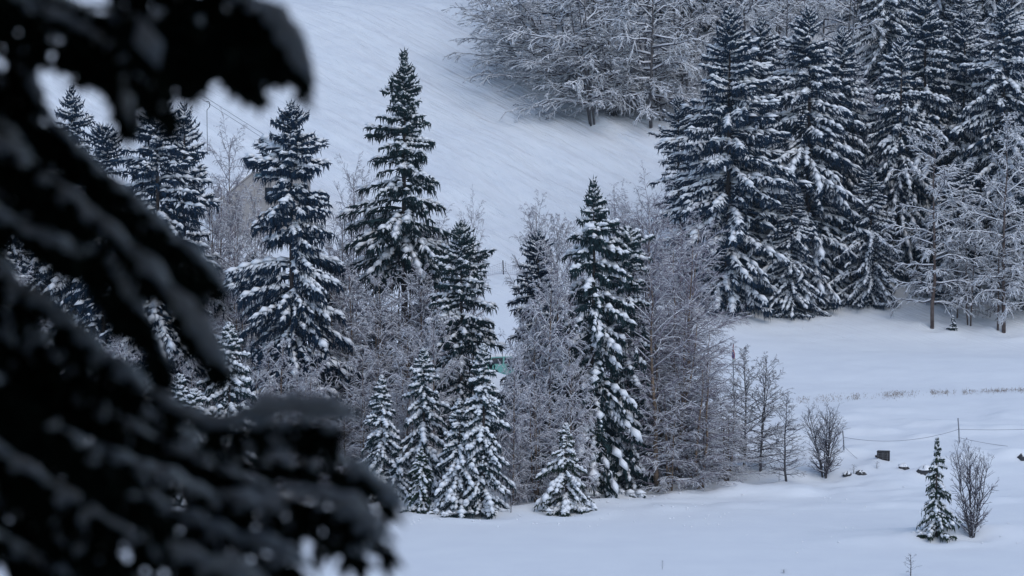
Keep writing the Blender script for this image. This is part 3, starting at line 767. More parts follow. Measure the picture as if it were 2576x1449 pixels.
# ================================================================== dark foreground spruce beside the viewpoint
def foreground():
    rng = np.random.default_rng(77)
    TX, TY = -2.5, 6.4
    gz = G1(TX, TY)
    trunk, crown, sn = Acc(), Acc(), Acc()
    k = np.linspace(0, 1, 10)
    trunk.tubes(np.stack([TX + .03 * np.sin(k * 6), TY + .03 * np.cos(k * 5), gz - .3 + k * 20.3], 1)[None], (.26 * (1 - k) ** .8 + .012)[None], 9)
    def bough(px, Y, hang=.2, dens=1.0, snow=.8, lat=.22, sw=.028, w=.012, root=True):
        P = np.array([at(u, v, Y + dy) for (u, v), dy in zip(px, np.linspace(0, .25, len(px)) * rng.choice([-1, 1]))])
        if root:
            r0 = np.array([TX, TY, P[0, 2] + .15])
            P = np.vstack([r0, P])
        # resample
        seg = np.linalg.norm(np.diff(P, axis=0), axis=1); s = np.concatenate([[0], seg.cumsum()])
        n = max(8, int(s[-1] / .05)); q = np.linspace(0, s[-1], n)
        C = np.stack([np.interp(q, s, P[:, j]) for j in range(3)], 1)
        C = np.stack([np.convolve(np.pad(C[:, j], 2, mode='edge'), np.ones(5) / 5, 'valid') for j in range(3)], 1)
        crown.tubes(C[None], np.linspace(.016, .005, n)[None], 5)
        tan = nrm(np.gradient(C, axis=0))
        endf = 1 - np.linspace(0, 1, n) ** 1.6 * .72
        # axis needles
        crown.spindles(C[:-1], tan[:-1], np.full(n - 1, .09), w * 1.3, rng)
        m = int(n * 5 * dens); i = rng.integers(0, n, m)
        sgn = np.where(rng.random(m) < .5, -1., 1.)
        sd = nrm(np.cross(tan[i], [0, 0, 1.]))
        d = nrm(tan[i] * rng.uniform(.3, 1.1, m)[:, None] + sd * (sgn * rng.uniform(.3, 1.0, m))[:, None] + np.array([0, 0, -1.]) * rng.uniform(.1, .9, m)[:, None])
        l = lat * rng.uniform(.4, 1.1, m) * endf[i]
        crown.spindles(C[i], d, l, w * rng.uniform(.8, 1.3, m), rng)
        # hanging fingers: a drooping shoot clad all round in needles
        h = int(n * 2.7 * dens); j = rng.integers(0, m, h)
        p = C[i][j] + d[j] * (l[j] * rng.uniform(0, .8, h))[:, None]
        hd = nrm(np.stack([rng.normal(0, .30, h), rng.normal(0, .30, h), -np.ones(h)], 1) + tan[i][j] * rng.uniform(-.1, .6, h)[:, None])
        hl = hang * rng.choice([.35, .6, .9, 1.25], h) * rng.uniform(.8, 1.15, h) * endf[i][j]
        crown.spindles(p, hd, hl, w * rng.uniform(.8, 1.2, h), rng)
        e = np.repeat(np.arange(h), 5); ne = len(e)
        f = rng.uniform(0, .85, ne)
        crown.cones(p[e] + hd[e] * (hl[e] * f)[:, None], hd[e] * 1.0 + rng.normal(0, .55, (ne, 3)), rng.uniform(.024, .048, ne), .011, rng)
        # snow cushions
        kk = np.where(rng.random(n) < snow)[0]; kk = kk[kk < n - 1]
        ww = sw * rng.uniform(.6, 1.4, len(kk)) * (.7 + .5 * vnoise(kk * .25, kk * 0., 3) + .3)
        sn.spindles(C[kk] - tan[kk] * .05 + np.array([0, 0, 1.]) * (ww * .5 + .008)[:, None], tan[kk], .15, ww, rng, h=ww * .8, mid=.5)
        kk = np.where(rng.random(m) < snow * .45)[0]
        sn.spindles(C[i][kk] + np.array([0, 0, .012]), d[kk], l[kk] * .8, sw * .5, rng, h=sw * .42)
    bough([(-150, -150), (200, -110), (420, -60), (560, -10), (650, 20), (715, 75), (755, 150), (766, 215)], 6.0, hang=.17, dens=1.5, lat=.12, sw=.03)
    bough([(-150, -60), (150, 30), (330, 60), (450, 60), (560, 60), (650, 110), (690, 160)], 6.15, hang=.15, dens=1.5, lat=.14)
    bough([(-150, -40), (80, 40), (220, 90), (330, 180), (420, 270)], 5.8, hang=.10, dens=1.3, lat=.12)
    bough([(-150, 30), (60, 110), (240, 130), (310, 220), (335, 310)], 5.9, hang=.10, dens=1.3, lat=.10)
    bough([(-150, 0), (0, 60), (60, 150), (90, 260)], 6.2, hang=.12, dens=1.4, lat=.12)
    bough([(-150, 120), (0, 220), (100, 320), (230, 420), (330, 520), (430, 610), (520, 685), (550, 735)], 6.0, hang=.15, dens=1.8, lat=.10, sw=.026)
    bough([(-150, 300), (0, 380), (150, 480), (280, 600), (400, 720), (480, 820), (535, 880), (556, 940)], 5.9, hang=.08, dens=1.7, lat=.11, sw=.030)
    bough([(-150, 360), (0, 450), (120, 540), (240, 660), (330, 780), (400, 900), (425, 965)], 6.3, hang=.07, dens=1.7, lat=.16)
    bough([(-150, 480), (0, 560), (90, 630), (200, 645), (215, 660)], 5.7, hang=.05, dens=1.4, lat=.10, sw=.034)
    bough([(-150, 620), (0, 700), (80, 760), (160, 830), (280, 925), (400, 1030), (500, 1095), (610, 1115), (720, 1062), (785, 1038), (840, 1070), (858, 1115)], 6.0, hang=.11, dens=1.4, lat=.09, sw=.038, snow=.95)
    bough([(-150, 760), (100, 870), (300, 1010), (480, 1130), (640, 1190), (780, 1160), (860, 1170), (930, 1220), (975, 1270), (992, 1310)], 6.1, hang=.12, dens=1.6, lat=.12, sw=.034, snow=.95)
    bough([(-150, 860), (100, 960), (330, 1090), (560, 1210), (760, 1270), (900, 1300), (960, 1360), (985, 1420)], 6.2, hang=.10, dens=1.6, lat=.12, sw=.03)
    bough([(-150, 960), (100, 1070), (330, 1190), (560, 1290), (760, 1330), (870, 1370), (925, 1425)], 5.9, hang=.10, dens=1.5, lat=.12, sw=.03)
    bough([(-150, 980), (60, 1080), (280, 1220), (480, 1330), (640, 1390), (760, 1450)], 6.1, hang=.14, dens=1.7, lat=.16)
    bough([(-150, 1080), (60, 1190), (250, 1320), (450, 1420), (640, 1490)], 5.8, hang=.14, dens=1.7, lat=.16)
    bough([(-150, 1180), (60, 1290), (250, 1410), (420, 1500)], 6.0, hang=.14, dens=1.7, lat=.16)
    bough([(-150, 1300), (60, 1400), (200, 1480)], 5.7, hang=.14, dens=1.6, lat=.16)
    bough([(-150, 720), (0, 830), (120, 960), (230, 1080), (330, 1180)], 6.4, hang=.16, dens=1.7, lat=.16)
    bough([(-150, 560), (-20, 640), (50, 760), (110, 900), (150, 1020)], 6.5, hang=.16, dens=1.4, lat=.14)
    bough([(-150, 200), (0, 300), (80, 400), (160, 520), (220, 640)], 6.5, hang=.16, dens=1.6, lat=.16)
    bough([(-150, 400), (-20, 470), (60, 540), (110, 600)], 6.6, hang=.03, dens=1.4, lat=.14)
    for px, Y, hg in [([(-150, 170), (0, 270), (120, 370), (240, 470), (350, 580), (450, 690), (505, 770)], 6.3, .10), ([(-150, 230), (0, 330), (140, 440), (260, 550), (370, 670), (440, 780), (480, 850)], 6.5, .10),
                      ([(-150, 330), (0, 420), (130, 520), (240, 620), (320, 730), (380, 850)], 6.1, .10), ([(-150, 380), (-20, 460), (100, 560), (200, 660), (270, 760), (310, 830)], 6.6, .06),
                      ([(-150, 250), (-40, 300), (30, 360), (90, 430), (130, 520)], 5.8, .10), ([(-150, 420), (0, 500), (110, 580), (180, 620)], 6.4, .04),
                      ([(-150, -120), (60, -60), (180, 0), (260, 60), (300, 120)], 6.3, .12), ([(-150, -100), (-20, -30), (60, 40), (110, 100)], 5.7, .06), ([(100, -160), (300, -80), (430, 0), (520, 80), (545, 150)], 6.4, .10),
                      ([(-150, 820), (60, 930), (250, 1060), (420, 1160), (560, 1230), (680, 1250)], 6.5, .12), ([(-150, 1020), (50, 1120), (250, 1250), (430, 1350), (600, 1420), (700, 1450)], 6.5, .12), ([(-150, 1240), (40, 1330), (200, 1430), (330, 1500)], 6.4, .12),
                      ([(-150, 900), (50, 1010), (200, 1130), (340, 1260), (430, 1340)], 5.6, .12)]:
        bough(px, Y, hang=hg, dens=1.5, lat=.12, snow=.25)
    for px, Y in [([(250, 20), (290, 130), (318, 250), (330, 345)], 6.0), ([(330, 20), (380, 140), (412, 250), (430, 330)], 5.9), ([(290, 30), (340, 160), (372, 290)], 6.2), ([(400, 20), (445, 130), (470, 200), (476, 235)], 6.1), ([(450, 20), (495, 120), (515, 185)], 5.9),
                  ([(520, 30), (565, 130), (595, 212)], 6.1), ([(570, 40), (620, 150), (650, 250)], 5.95), ([(640, 60), (680, 130), (700, 190)], 6.05), ([(200, 20), (240, 110), (262, 200)], 6.2), ([(360, 40), (400, 130), (430, 220)], 6.3), ([(480, 40), (520, 110), (548, 180)], 6.3)]:
        bough(px, Y, hang=.022, dens=1.5, lat=.06, snow=.2, root=False)
    # the rest of its crown, above and around
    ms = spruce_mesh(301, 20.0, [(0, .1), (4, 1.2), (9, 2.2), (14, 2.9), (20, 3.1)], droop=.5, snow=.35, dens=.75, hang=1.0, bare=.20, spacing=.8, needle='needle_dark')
    t = empty('spruce_tree', (0, 0, 0), 'dark blurred spruce with snow-cushioned boughs hanging close to the viewer', 'spruce')
    part('trunk', trunk.mesh('trunk', 'bark'), t)
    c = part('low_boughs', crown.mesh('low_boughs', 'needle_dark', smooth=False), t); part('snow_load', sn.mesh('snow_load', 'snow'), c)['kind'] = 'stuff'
    c2 = part('crown', ms[1], t); c2.location = (TX, TY, gz); part('snow_load', ms[2], c2)['kind'] = 'stuff'
    # unseen dense spruces added around the viewpoint to shade the near boughs
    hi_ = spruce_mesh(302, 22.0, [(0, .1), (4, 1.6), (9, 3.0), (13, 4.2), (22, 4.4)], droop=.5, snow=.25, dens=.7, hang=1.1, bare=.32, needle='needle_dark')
    flank = [(-4.6, -3.2, 1, 1.0), (3.6, -3.4, 2, 1.0), (-.4, -5.5, 3, 1.0), (4.8, 3.6, 4, 1.0), (-7.0, 2.6, 5, 1.0), (-6.4, 10.5, .5, 1.0), (8.4, -1, 1.7, 1.0), (-9.5, -3, 2.9, 1.0), (3, -9, .7, 1.0), (-4, -9, 2.2, 1.0),
                           (5.2, 9.0, 3, 1.0), (6.8, 14.5, 4, 1.05), (9.0, 20, 1, 1.05), (-6.2, 16, 2, 1.1), (-8.0, 22, 3, 1.1), (9.5, 7, 5, 1.0), (-11, 8, .2, 1.0), (10.5, 13, 3.3, 1.0), (-3.4, 3.9, 4.0, 1.0), (6.0, 11.8, 5.5, 1.05), (1.9, -2.6, 5.1, 1.0), (-1.9, -2.8, .3, 1.0),
                           (8.0, 17, 2.2, 1.05), (-7, 19, 3.9, 1.15)]
    for k in range(7):
        y = 24 + k * 5.5
        flank += [(.16 * y + 7.0, y, k * 1.9, 1.1), (-.16 * y - 6.5, y + 2, k * 2.3, 1.1), (.16 * y + 10.5, y + 3, k * 1.1, 1.15), (-.16 * y - 10.5, y, k * .7, 1.15)]
    for k, (x, y) in enumerate([(13, -6), (14, 0), (16, 25), (-13, -6), (-14, 0), (-15, 24), (0, -14), (6, -13), (-6, -13), (11, -11), (-11, -11),
                                (17, 32), (-17, 31), (19, 40), (-19, 40)]):
        mm, hh = protos[k % 4]; z = 19 / hh
        put_conifer(mm, (x, y, G1(x, y)), 'unseen dense dark spruce added near the viewpoint for shade', 'unseen shade spruces added around the viewpoint', k * 1.7, (z, z, z))
    for (x, y, rz, sc) in flank:
        put_conifer((trunk_n, hi_[1], hi_[2]), (x, y, G1(x, y)), 'unseen dense dark spruce added near the viewpoint for shade', 'unseen shade spruces added around the viewpoint', rz, (sc, sc, sc))
tn = Acc()
_k = np.linspace(0, 1, 8)
tn.tubes(np.stack([0 * _k, 0 * _k, -.3 + _k * 20.2], 1)[None], (.25 * (1 - _k) ** .8 + .012)[None], 8)
trunk_n = tn.mesh('trunk', 'bark')
foreground()

# ================================================================== small things
M['steel'] = material('galvanised_steel', (.16, .17, .19), .5, .4, metal=.6)
M['dark_metal'] = material('dark_metal', (.025, .028, .035), .5, .4)
M['rope'] = material('grey_rope', (.20, .20, .23), .9, .1)
M['net'] = material('plastic_net', (.22, .19, .24), .8, .2)
M['wood'] = material('dark_wet_wood', (.022, .018, .018), .85, .2, noise=((.030, .025, .024), 9))
M['batten'] = material('weathered_batten', (.16, .155, .16), .85, .2, noise=((.10, .10, .10), 14))
M['rock'] = material('dark_wet_rock', (.030, .030, .034), .8, .3, noise=((.08, .078, .08), 7))
M['grass'] = material('dead_grass', (.30, .22, .15), .9, .1, noise=((.20, .15, .12), 3))
M['hut_wall'] = material('grey_render', (.36, .33, .31), .9, .1, noise=((.30, .28, .27), 1.5))
M['teal'] = material('teal_sheet_metal', (.045, .10, .13), .45, .4)
M['sign_red'] = material('sign_red', (.38, .03, .035), .5, .4)
M['sign_blue'] = material('sign_blue', (.025, .045, .22), .5, .4)
M['sign_white'] = material('sign_white', (.55, .60, .58), .6, .3)
M['mint'] = material('mint_car_paint', (.17, .42, .37), .35, .5)
M['glass'] = material('dark_car_glass', (.012, .016, .022), .08, .6)
M['rubber'] = material('tyre_rubber', (.02, .02, .02), .9, .1)
M['chrome'] = material('wheel_rim', (.45, .46, .48), .35, .5, metal=.8)
M['lamp_glass'] = material('headlamp_glass', (.6, .62, .65), .15, .6)

def polytube(pts, r, mat, name, sides=5):
    a = Acc(); p = np.array(pts, float); a.tubes(p[None], np.full((1, len(p)), r), sides); return a.mesh(name, mat)

# --- drag lift: hut, ropes, hangers
A_, B_ = at(519, 254, 265), at(690, 365, 252)
dirv = (A_ - B_) / (A_[1] - B_[1])
def lift(y, off=0.0): return B_ + dirv * (y - B_[1]) + np.array([off, 0, 0])
pyl = lift(352)
st = lift(246.5)
hb = foot(690, Y=257)
hut = empty('lift_hut', hb, 'grey lift hut with teal fascia behind the drooping spruce', 'hut')
def px2hut(u, v): return at(u, v, 257)[[0, 2]] - hb[[0, 2]]
prof_h = [px2hut(560, 500), px2hut(636, 437), px2hut(770, 441)]
zb = -1.2
poly = [(prof_h[0][0], zb), (prof_h[2][0], zb), tuple(prof_h[2]), tuple(prof_h[1]), tuple(prof_h[0])]
def prism(poly, y0, y1):
    n = len(poly); a = Acc()
    v = np.array([[x, y, z] for y in (y0, y1) for x, z in poly], float)
    f = [[0, i, i + 1] for i in range(1, n - 1)] + [[n, n + i + 1, n + i] for i in range(1, n - 1)]
    for i in range(n):
        j = (i + 1) % n; f += [[i, i + n, j + n], [i, j + n, j]]
    a.add(v, np.array(f)); return a
part('wall', prism(poly, 0, 5.5).mesh('wall', 'hut_wall', False), hut)
(x0, z0), (x1, z1), (x2, z2) = prof_h
def roofing(lo, hi, y0, y1, ov):
    a = Acc()
    for q in ([(x0 - ov, z0 + lo - .22 * ov / .35), (x1, z1 + lo), (x1, z1 + hi), (x0 - ov, z0 + hi - .22 * ov / .35)], [(x1, z1 + lo), (x2 + ov, z2 + lo), (x2 + ov, z2 + hi), (x1, z1 + hi)]):
        p_ = prism(q, y0, y1); a.add(p_.v[0], p_.f[0])
    return a
rf = part('roof', roofing(.02, .16, -.10, 5.6, .35).mesh('roof', 'hut_wall', False), hut)
part('snow_cover', roofing(.163, .42, -.08, 5.55, .30).mesh('snow_cover', 'snow', False), rf)
a = Acc(); box(a, ((x1 + x2) / 2 + .1, -.12, (z1 + z2) / 2 - .04), (x2 - x1, .06, .26)); part('fascia', a.mesh('fascia', 'teal', False), hut)
a = Acc(); box(a, ((x1 + x2) / 2 - .4, -.03, z1 - 1.6), (1.5, .06, 1.0)); wnd = part('window', a.mesh('window', 'glass', False), hut)
a = Acc(); box(a, ((x1 + x2) / 2 - .4, -.045, z1 - 2.14), (1.7, .12, .07)); part('sill', a.mesh('sill', 'hut_wall', False), wnd)
m_ = empty('lift_mast', (st[0], st[1], G1(st[0], st[1])), 'dark steel drive mast of the drag lift beside the hut', 'mast')
hm = st[2] - G1(st[0], st[1])
part('pole', polytube([(0, 0, -.3), (0, 0, hm * .5), (0, 0, hm + .05)], .16, 'steel', 'pole', 8), m_)
a = Acc(); ang = np.linspace(0, 2 * math.pi, 19); a.tubes(np.stack([np.cos(ang) * .9, np.sin(ang) * .9, 0 * ang + hm], 1)[None], np.full((1, 19), .07), 5); part('bull_wheel', a.mesh('bull_wheel', 'dark_metal'), m_)
p_ = empty('lift_pylon', (pyl[0], pyl[1], G1(pyl[0], pyl[1])), 'steel pylon of the drag lift up the slope', 'pylon')
hp_ = pyl[2] - G1(pyl[0], pyl[1])
part('pole', polytube([(0, 0, -.3), (0, 0, hp_ * .5), (0, 0, hp_ + .1)], .18, 'steel', 'pole', 8), p_)
part('crossarm', polytube([(-1.2, 0, hp_), (0, 0, hp_), (1.2, 0, hp_)], .09, 'steel', 'crossarm', 6), p_)
for off, nm in ((-.0, 'haul rope of the drag lift carrying the hooked hangers'), (.55, 'return rope of the drag lift running beside the haul rope')):
    ys = np.linspace(246.5, 352, 26); t = (ys - 246.5) / 105.5
    pts = np.stack([lift(y, off) for y in ys]); pts[:, 2] -= (1.1 if off == 0 else 1.3) * 4 * t * (1 - t) * .12
    single('lift_cable', polytube(pts, .016, 'dark_metal', 'lift_cable', 4), nm, 'cable')
def sagz(y, off=0.0):
    t = (y - 246.5) / 105.5
    return -1.1 * 4 * t * (1 - t) * .12
for Y, px, lab in ((265, [(512, 253), (517, 252), (520.5, 256), (520.5, 265), (513.5, 274), (514, 320), (515, 383)], 'longer hooked lift hanger in front of the bare slope'),
                   (254, [(667, 355), (661, 353), (656.5, 356), (656.4, 362), (659.5, 371), (665, 376), (666.5, 400), (668, 430)], 'hooked lift hanger above the hut roof')):
    o = lift(Y); o[2] += sagz(Y)
    q = np.array([at(u, v, Y) for u, v in px]); q = q - q[0]
    q[:, 1] = 0
    h_ = empty('lift_hanger', o, lab, 'lift hanger')
    part('hook', polytube(np.vstack([[0, 0, .02], q[1:-2]]), .035, 'dark_metal', 'hook', 5), h_)
    part('rod', polytube(q[-3:], .026, 'dark_metal', 'rod', 5), h_)
    a = Acc(); e = q[-1]; box(a, (e[0], 0, e[2] - .03), (.36, .08, .06)); part('seat_bar', a.mesh('seat_bar', 'dark_metal', False), h_)

# --- safety net across the foot of the piste
npst = [hit(1135, 694), hit(1266, 690), hit(1400, 694)]
for b, lab in zip(npst, ['dark net post hidden in the thicket', 'dark net post standing in the gap of the tree row', 'dark net post behind the slim spruce']):
    a = Acc(); hh = 1.05
    a.tubes(np.array([[[.02, 0, -.3], [0, 0, .4], [-.03, 0, hh]]]), np.full((1, 3), .045), 6)
    single('net_post', a.mesh('net_post', 'dark_metal'), lab, 'post', 'posts of the safety net', b)
def netspan(b0, b1, n):
    a = Acc(); s = np.linspace(0, 1, n)
    base = b0[None] * (1 - s[:, None]) + b1[None] * s[:, None]
    base[:, 2] = G(base[:, 0], base[:, 1]) + .05
    top = .82 - .26 * 4 * s * (1 - s)
    for f in np.linspace(0, 1, 6):
        c = base.copy(); c[:, 2] += top * f; c[:, 1] -= .05
        a.tubes(c[None], np.full((1, n), .010 if f in (0, 1) else .005), 3)
    c = np.stack([base - [0, .05, 0], base + np.stack([0 * s, -.05 + 0 * s, top], 1)], 1)
    a.tubes(c, np.full((n, 2), .005), 3)
    return a.mesh('safety_net', 'net')
single('safety_net', netspan(npst[0], npst[1], 30), 'thin sagging safety net left of the dark net post', 'net')
single('safety_net', netspan(npst[1], npst[2], 30), 'thin sagging safety net right of the dark net post', 'net')

# --- road sign seen nearly edge on
b = foot(1846, Y=211)
sg_ = empty('road_sign', b, 'red and blue round road sign on a grey pole, turned edge on', 'road sign')
ztop = at(1846, 865, 211)[2] - b[2]
part('pole', polytube([(0, 0, -.3), (0, 0, ztop * .5), (0, 0, ztop)], .032, 'steel', 'pole', 8), sg_)
def disc(r, y0, y1, n=28, hole=0.0):
    a = Acc(); t = np.linspace(0, 2 * math.pi, n, endpoint=False)
    if hole:
        v = np.array([[math.cos(q) * rr, yy, math.sin(q) * rr] for yy in (y0, y1) for rr in (r, hole) for q in t])
        f = []
        for i in range(n):
            j = (i + 1) % n
            f += [[i, j, n + j], [i, n + j, n + i], [2 * n + i, 3 * n + j, 2 * n + j], [2 * n + i, 3 * n + i, 3 * n + j], [i, 2 * n + j, j], [i, 2 * n + i, 2 * n + j]]
        a.add(v, np.array(f))
    else:
        a = prism([(math.cos(q) * r, math.sin(q) * r) for q in t], y0, y1)
    return a
TW = rad(-74)
zc = at(1848, 893, 211)[2] - b[2]
plate = part('sign_plate', disc(.30, -.05, -.035).mesh('sign_plate', 'sign_blue', False), sg_); plate.location = (.03, 0, zc); plate.rotation_euler.z = TW
part('red_ring', disc(.301, -.056, -.034, hole=.24).mesh('red_ring', 'sign_red', False), plate)
a = Acc(); box(a, (0, -.054, 0), (.52, .006, .06), 0, [[.707, 0, -.707], [0, 1, 0], [.707, 0, .707]]); part('red_bar', a.mesh('red_bar', 'sign_red', False), plate)
zt = at(1846, 876, 211)[2] - b[2]
tri = part('upper_sign_plate', prism([(-.30, -.26), (.30, -.26), (0, .26)], -.05, -.035).mesh('upper_sign_plate', 'sign_red', False), sg_); tri.location = (.02, 0, zt + .02); tri.rotation_euler.z = rad(-82)
zl = at(1848, 905, 211)[2] - b[2]
a = Acc(); box(a, (.03, -.05, zl), (.24, .015, .22), rad(-15)); part('notice_plate', a.mesh('notice_plate', 'sign_white', False), sg_)

# --- rope fence on the bank
P1, P2 = hit(2121, 1136), hit(2411, 1113)
P3 = foot(2720, Y=P2[1] + 1.0)
for b, vt, u, lab in ((P1, 1083, 2121, 'thin grey fence post beside the many-stemmed shore shrub'), (P2, 1052, 2409, 'thin grey fence post above the lone small spruce'), (P3, 1050, 2720, 'thin grey fence post past the bank')):
    h_ = at(u, vt, b[1])[2] - b[2]
    a = Acc(); a.tubes(np.array([[[.06, 0, -.3], [.02, 0, h_ * .5], [-.04, 0, h_]]]), np.full((1, 3), .035), 6)
    single('fence_post', a.mesh('fence_post', 'steel'), lab, 'post', 'posts of the rope fence', b)
def rope(p, q, sag, lab):
    s = np.linspace(0, 1, 24)[:, None]
    c = np.array(p)[None] * (1 - s) + np.array(q)[None] * s; c[:, 2] -= sag * 4 * s[:, 0] * (1 - s[:, 0])
    c[:, 2] = np.maximum(c[:, 2], G(c[:, 0], c[:, 1]) + .01)
    single('fence_rope', polytube(c, .012, 'rope', 'fence_rope', 4), lab, 'rope')
z3 = np.array([0, 0, 1.])
rope(P1 + z3 * .75, P2 + z3 * .80, .45, 'sagging fence rope between the two grey posts')
rope(P2 + z3 * .80, P3 + z3 * .80, .12, 'upper fence rope running out of the wood side post')
rope(P2 + z3 * .30, foot(2540, Y=P2[1] - 1.2), .05, 'loose lower fence rope sinking into the snow')
rope(P1 + z3 * .25, foot(2160, Y=P1[1] - 1.0), .03, 'short loose rope end at the post by the shrub')

# --- dark wooden crate on the bank
b = hit(2222, 1160)
cr = empty('wooden_crate', b + np.array([0, .2, -.12]), 'dark wooden crate with pale battens half buried in the snow bank', 'crate')
cr.rotation_euler.z = rad(-14); cr.scale = (.82, .82, .85)
for k in range(5):
    a = Acc(); box(a, (0, 0, .085 + k * .145), (.80, .035, .135)); part('board', a.mesh('board', 'wood', False), cr)
for x in (-.36, 0, .34):
    a = Acc(); box(a, (x, -.03, .36), (.045, .022, .66)); part('batten', a.mesh('batten', 'batten', False), cr)
for x in (-.42, .42):
    a = Acc(); box(a, (x, .26, .37), (.035, .56, .74)); part('side_panel', a.mesh('side_panel', 'wood', False), cr)
a = Acc(); box(a, (0, .26, .76), (.90, .60, .035)); part('lid', a.mesh('lid', 'wood', False), cr)
a = Acc(); box(a, (-.50, .0, .42), (.14, .05, .16), 0, [[.8, 0, -.6], [0, 1, 0], [.6, 0, .8]]); part('broken_slat', a.mesh('broken_slat', 'wood', False), cr)

# --- rocks along the shore
def rockmesh(seed, r):
    rng = np.random.default_rng(seed); a, c = Acc(), Acc()
    nth, nph = 12, 8
    th = np.linspace(0, 2 * math.pi, nth, endpoint=False); ph = np.linspace(-1.2, 1.45, nph)
    T, Pp = np.meshgrid(th, ph)
    rr = r * (1 + .55 * vnoise(np.cos(T) * 1.9 + seed, np.sin(T) * 1.9 + Pp * 1.6, seed))
    v = np.stack([np.cos(T) * np.cos(Pp) * rr * 1.25, np.sin(T) * np.cos(Pp) * rr, np.sin(Pp) * rr * 1.0], -1).reshape(-1, 3)
    f = []
    for i in range(nph - 1):
        for j in range(nth):
            k = (j + 1) % nth; f += [[i * nth + j, i * nth + k, (i + 1) * nth + k], [i * nth + j, (i + 1) * nth + k, (i + 1) * nth + j]]
    f += [[(nph - 1) * nth, (nph - 1) * nth + j, (nph - 1) * nth + j + 1] for j in range(1, nth - 1)]
    a.add(v, np.array(f))
    sel = v.reshape(nph, nth, 3)[4:] * np.array([1.05, 1.05, 1.0]) + np.array([.08 * r, .25 * r, .16 * r])
    m = nph - 4; f = []
    for i in range(m - 1):
        for j in range(nth):
            k = (j + 1) % nth; f += [[i * nth + j, i * nth + k, (i + 1) * nth + k], [i * nth + j, (i + 1) * nth + k, (i + 1) * nth + j]]
    f += [[(m - 1) * nth, (m - 1) * nth + j, (m - 1) * nth + j + 1] for j in range(1, nth - 1)]
    c.add(sel.reshape(-1, 3), np.array(f))
    return a.mesh('stone', 'rock'), c.mesh('snow_cap', 'snow')
for k, (u, v, r, lab) in enumerate([(2166, 1196, .24, 'broad dark rock between the crate and the shore shrub'),
                                    (2131, 1197, .20, 'greyish rock at the foot of the shore shrub'), (2274, 1179, .20, 'snow-capped rock between the crate and the lone spruce'), (2325, 1188, .34, 'largest dark rock behind the lone small spruce tip'),
                                    (2574, 1157, .28, 'dark rock past the lone spruce on the bank'), ]):
    b = hit(u, v); ms = rockmesh(400 + k, r)
    t = empty('shore_rock', b + np.array([0, 0, -r * .05]), lab, 'rock', 'rocks along the shore'); t.rotation_euler.z = k * 1.3
    part('stone', ms[0], t); part('snow_cap', ms[1], t)

# --- saplings and twigs poking out of the field
sap = bare_mesh(120, 2.2, .5, stems=1, n1=12, n2=3, n3=2, el=(.5, 1.1), droop=(0, 0, 0), clear=.2, snow=.15, tr=.022, bark='bark_grey', twig='twig_dark', tw=.006)
for (u, vb, vt, hw, lab) in [(2297, 1462, 1392, 22, 'thin bare sapling in front of the snow bank'), (1666, 1434, 1408, 6, 'single dry stalk in the open field'), (1976, 1452, 1432, 12, 'dark twig tuft in the open field'),
                             (1285, 1290, 1235, 16, 'thin stalks beside the slender frosted birch'), (1960, 1214, 1180, 8, 'short twig next to the conical alder trunk'), (2148, 1192, 1168, 12, 'dry twigs behind the broad dark rock'), (2206, 1180, 1160, 12, 'dry twigs below the crate')]:
    put_bare(sap, u, vt, lab, vb=vb if vb < 1449 else None, Y=None if vb < 1449 else 153.8 if u > 2200 else 154.6, hw=hw, H=2.2, R=.5, name='bare_sapling', cat='sapling', rot=u)

# --- dead grass fringe along the road edge
rng = np.random.default_rng(9)
a = Acc()
us = 1985 + 640 * rng.random(5200) ** .75
vv = 1004 - (us - 2006) / 570 * 25 + rng.normal(0, 4.5, len(us)) - 2
dep = PITCH + np.arctan((vv - H0 / 2) / FPX)
ok = rng.random(len(us)) < .35 + .6 * vnoise(us / 16, us * 0 + .3, 4) + .35 * vnoise(us / 5, us * 0 + .7, 5)
us, vv = us[ok], vv[ok]
yy = np.array([210.5] * len(us)) + (1000 - vv) * .16
xx = (us - W0 / 2) / FPX * yy
h_ = rng.uniform(.03, .20, len(us))
a.spindles(np.stack([xx, yy, G(xx, yy) - .02], 1), np.stack([rng.normal(0, .5, len(us)), rng.normal(0, .4, len(us)), np.ones(len(us))], 1), h_, .009, rng)
o = bpy.data.objects.new('dead_grass', a.mesh('dead_grass', 'grass')); COL.objects.link(o)
o['kind'] = 'stuff'; o['label'] = 'brownish dead grass poking through the snow along the road edge'; o['category'] = 'grass'

# --- small clumps of snow dropped from the boughs
rng = np.random.default_rng(19); a = Acc()
cx = np.concatenate([rng.uniform(-7, 12, 170), rng.uniform(12, 33, 90), rng.uniform(12, 34, 60)]); cy = np.concatenate([rng.uniform(170, 182, 170), rng.uniform(160, 190, 90), rng.uniform(236, 246, 60)])
r_ = rng.uniform(.03, .10, len(cx)); cz = G(cx, cy)
a.spindles(np.stack([cx - r_, cy, cz], 1), np.stack([np.ones(len(cx)), rng.normal(0, .6, len(cx)), 0 * cx], 1), r_ * 2.2, r_, rng, h=r_ * .7, mid=.5)
o = bpy.data.objects.new('dropped_snow_clumps', a.mesh('dropped_snow_clumps', 'snow')); COL.objects.link(o)
o['kind'] = 'stuff'; o['label'] = 'small clumps of snow fallen from the boughs onto the field'; o['category'] = 'snow'

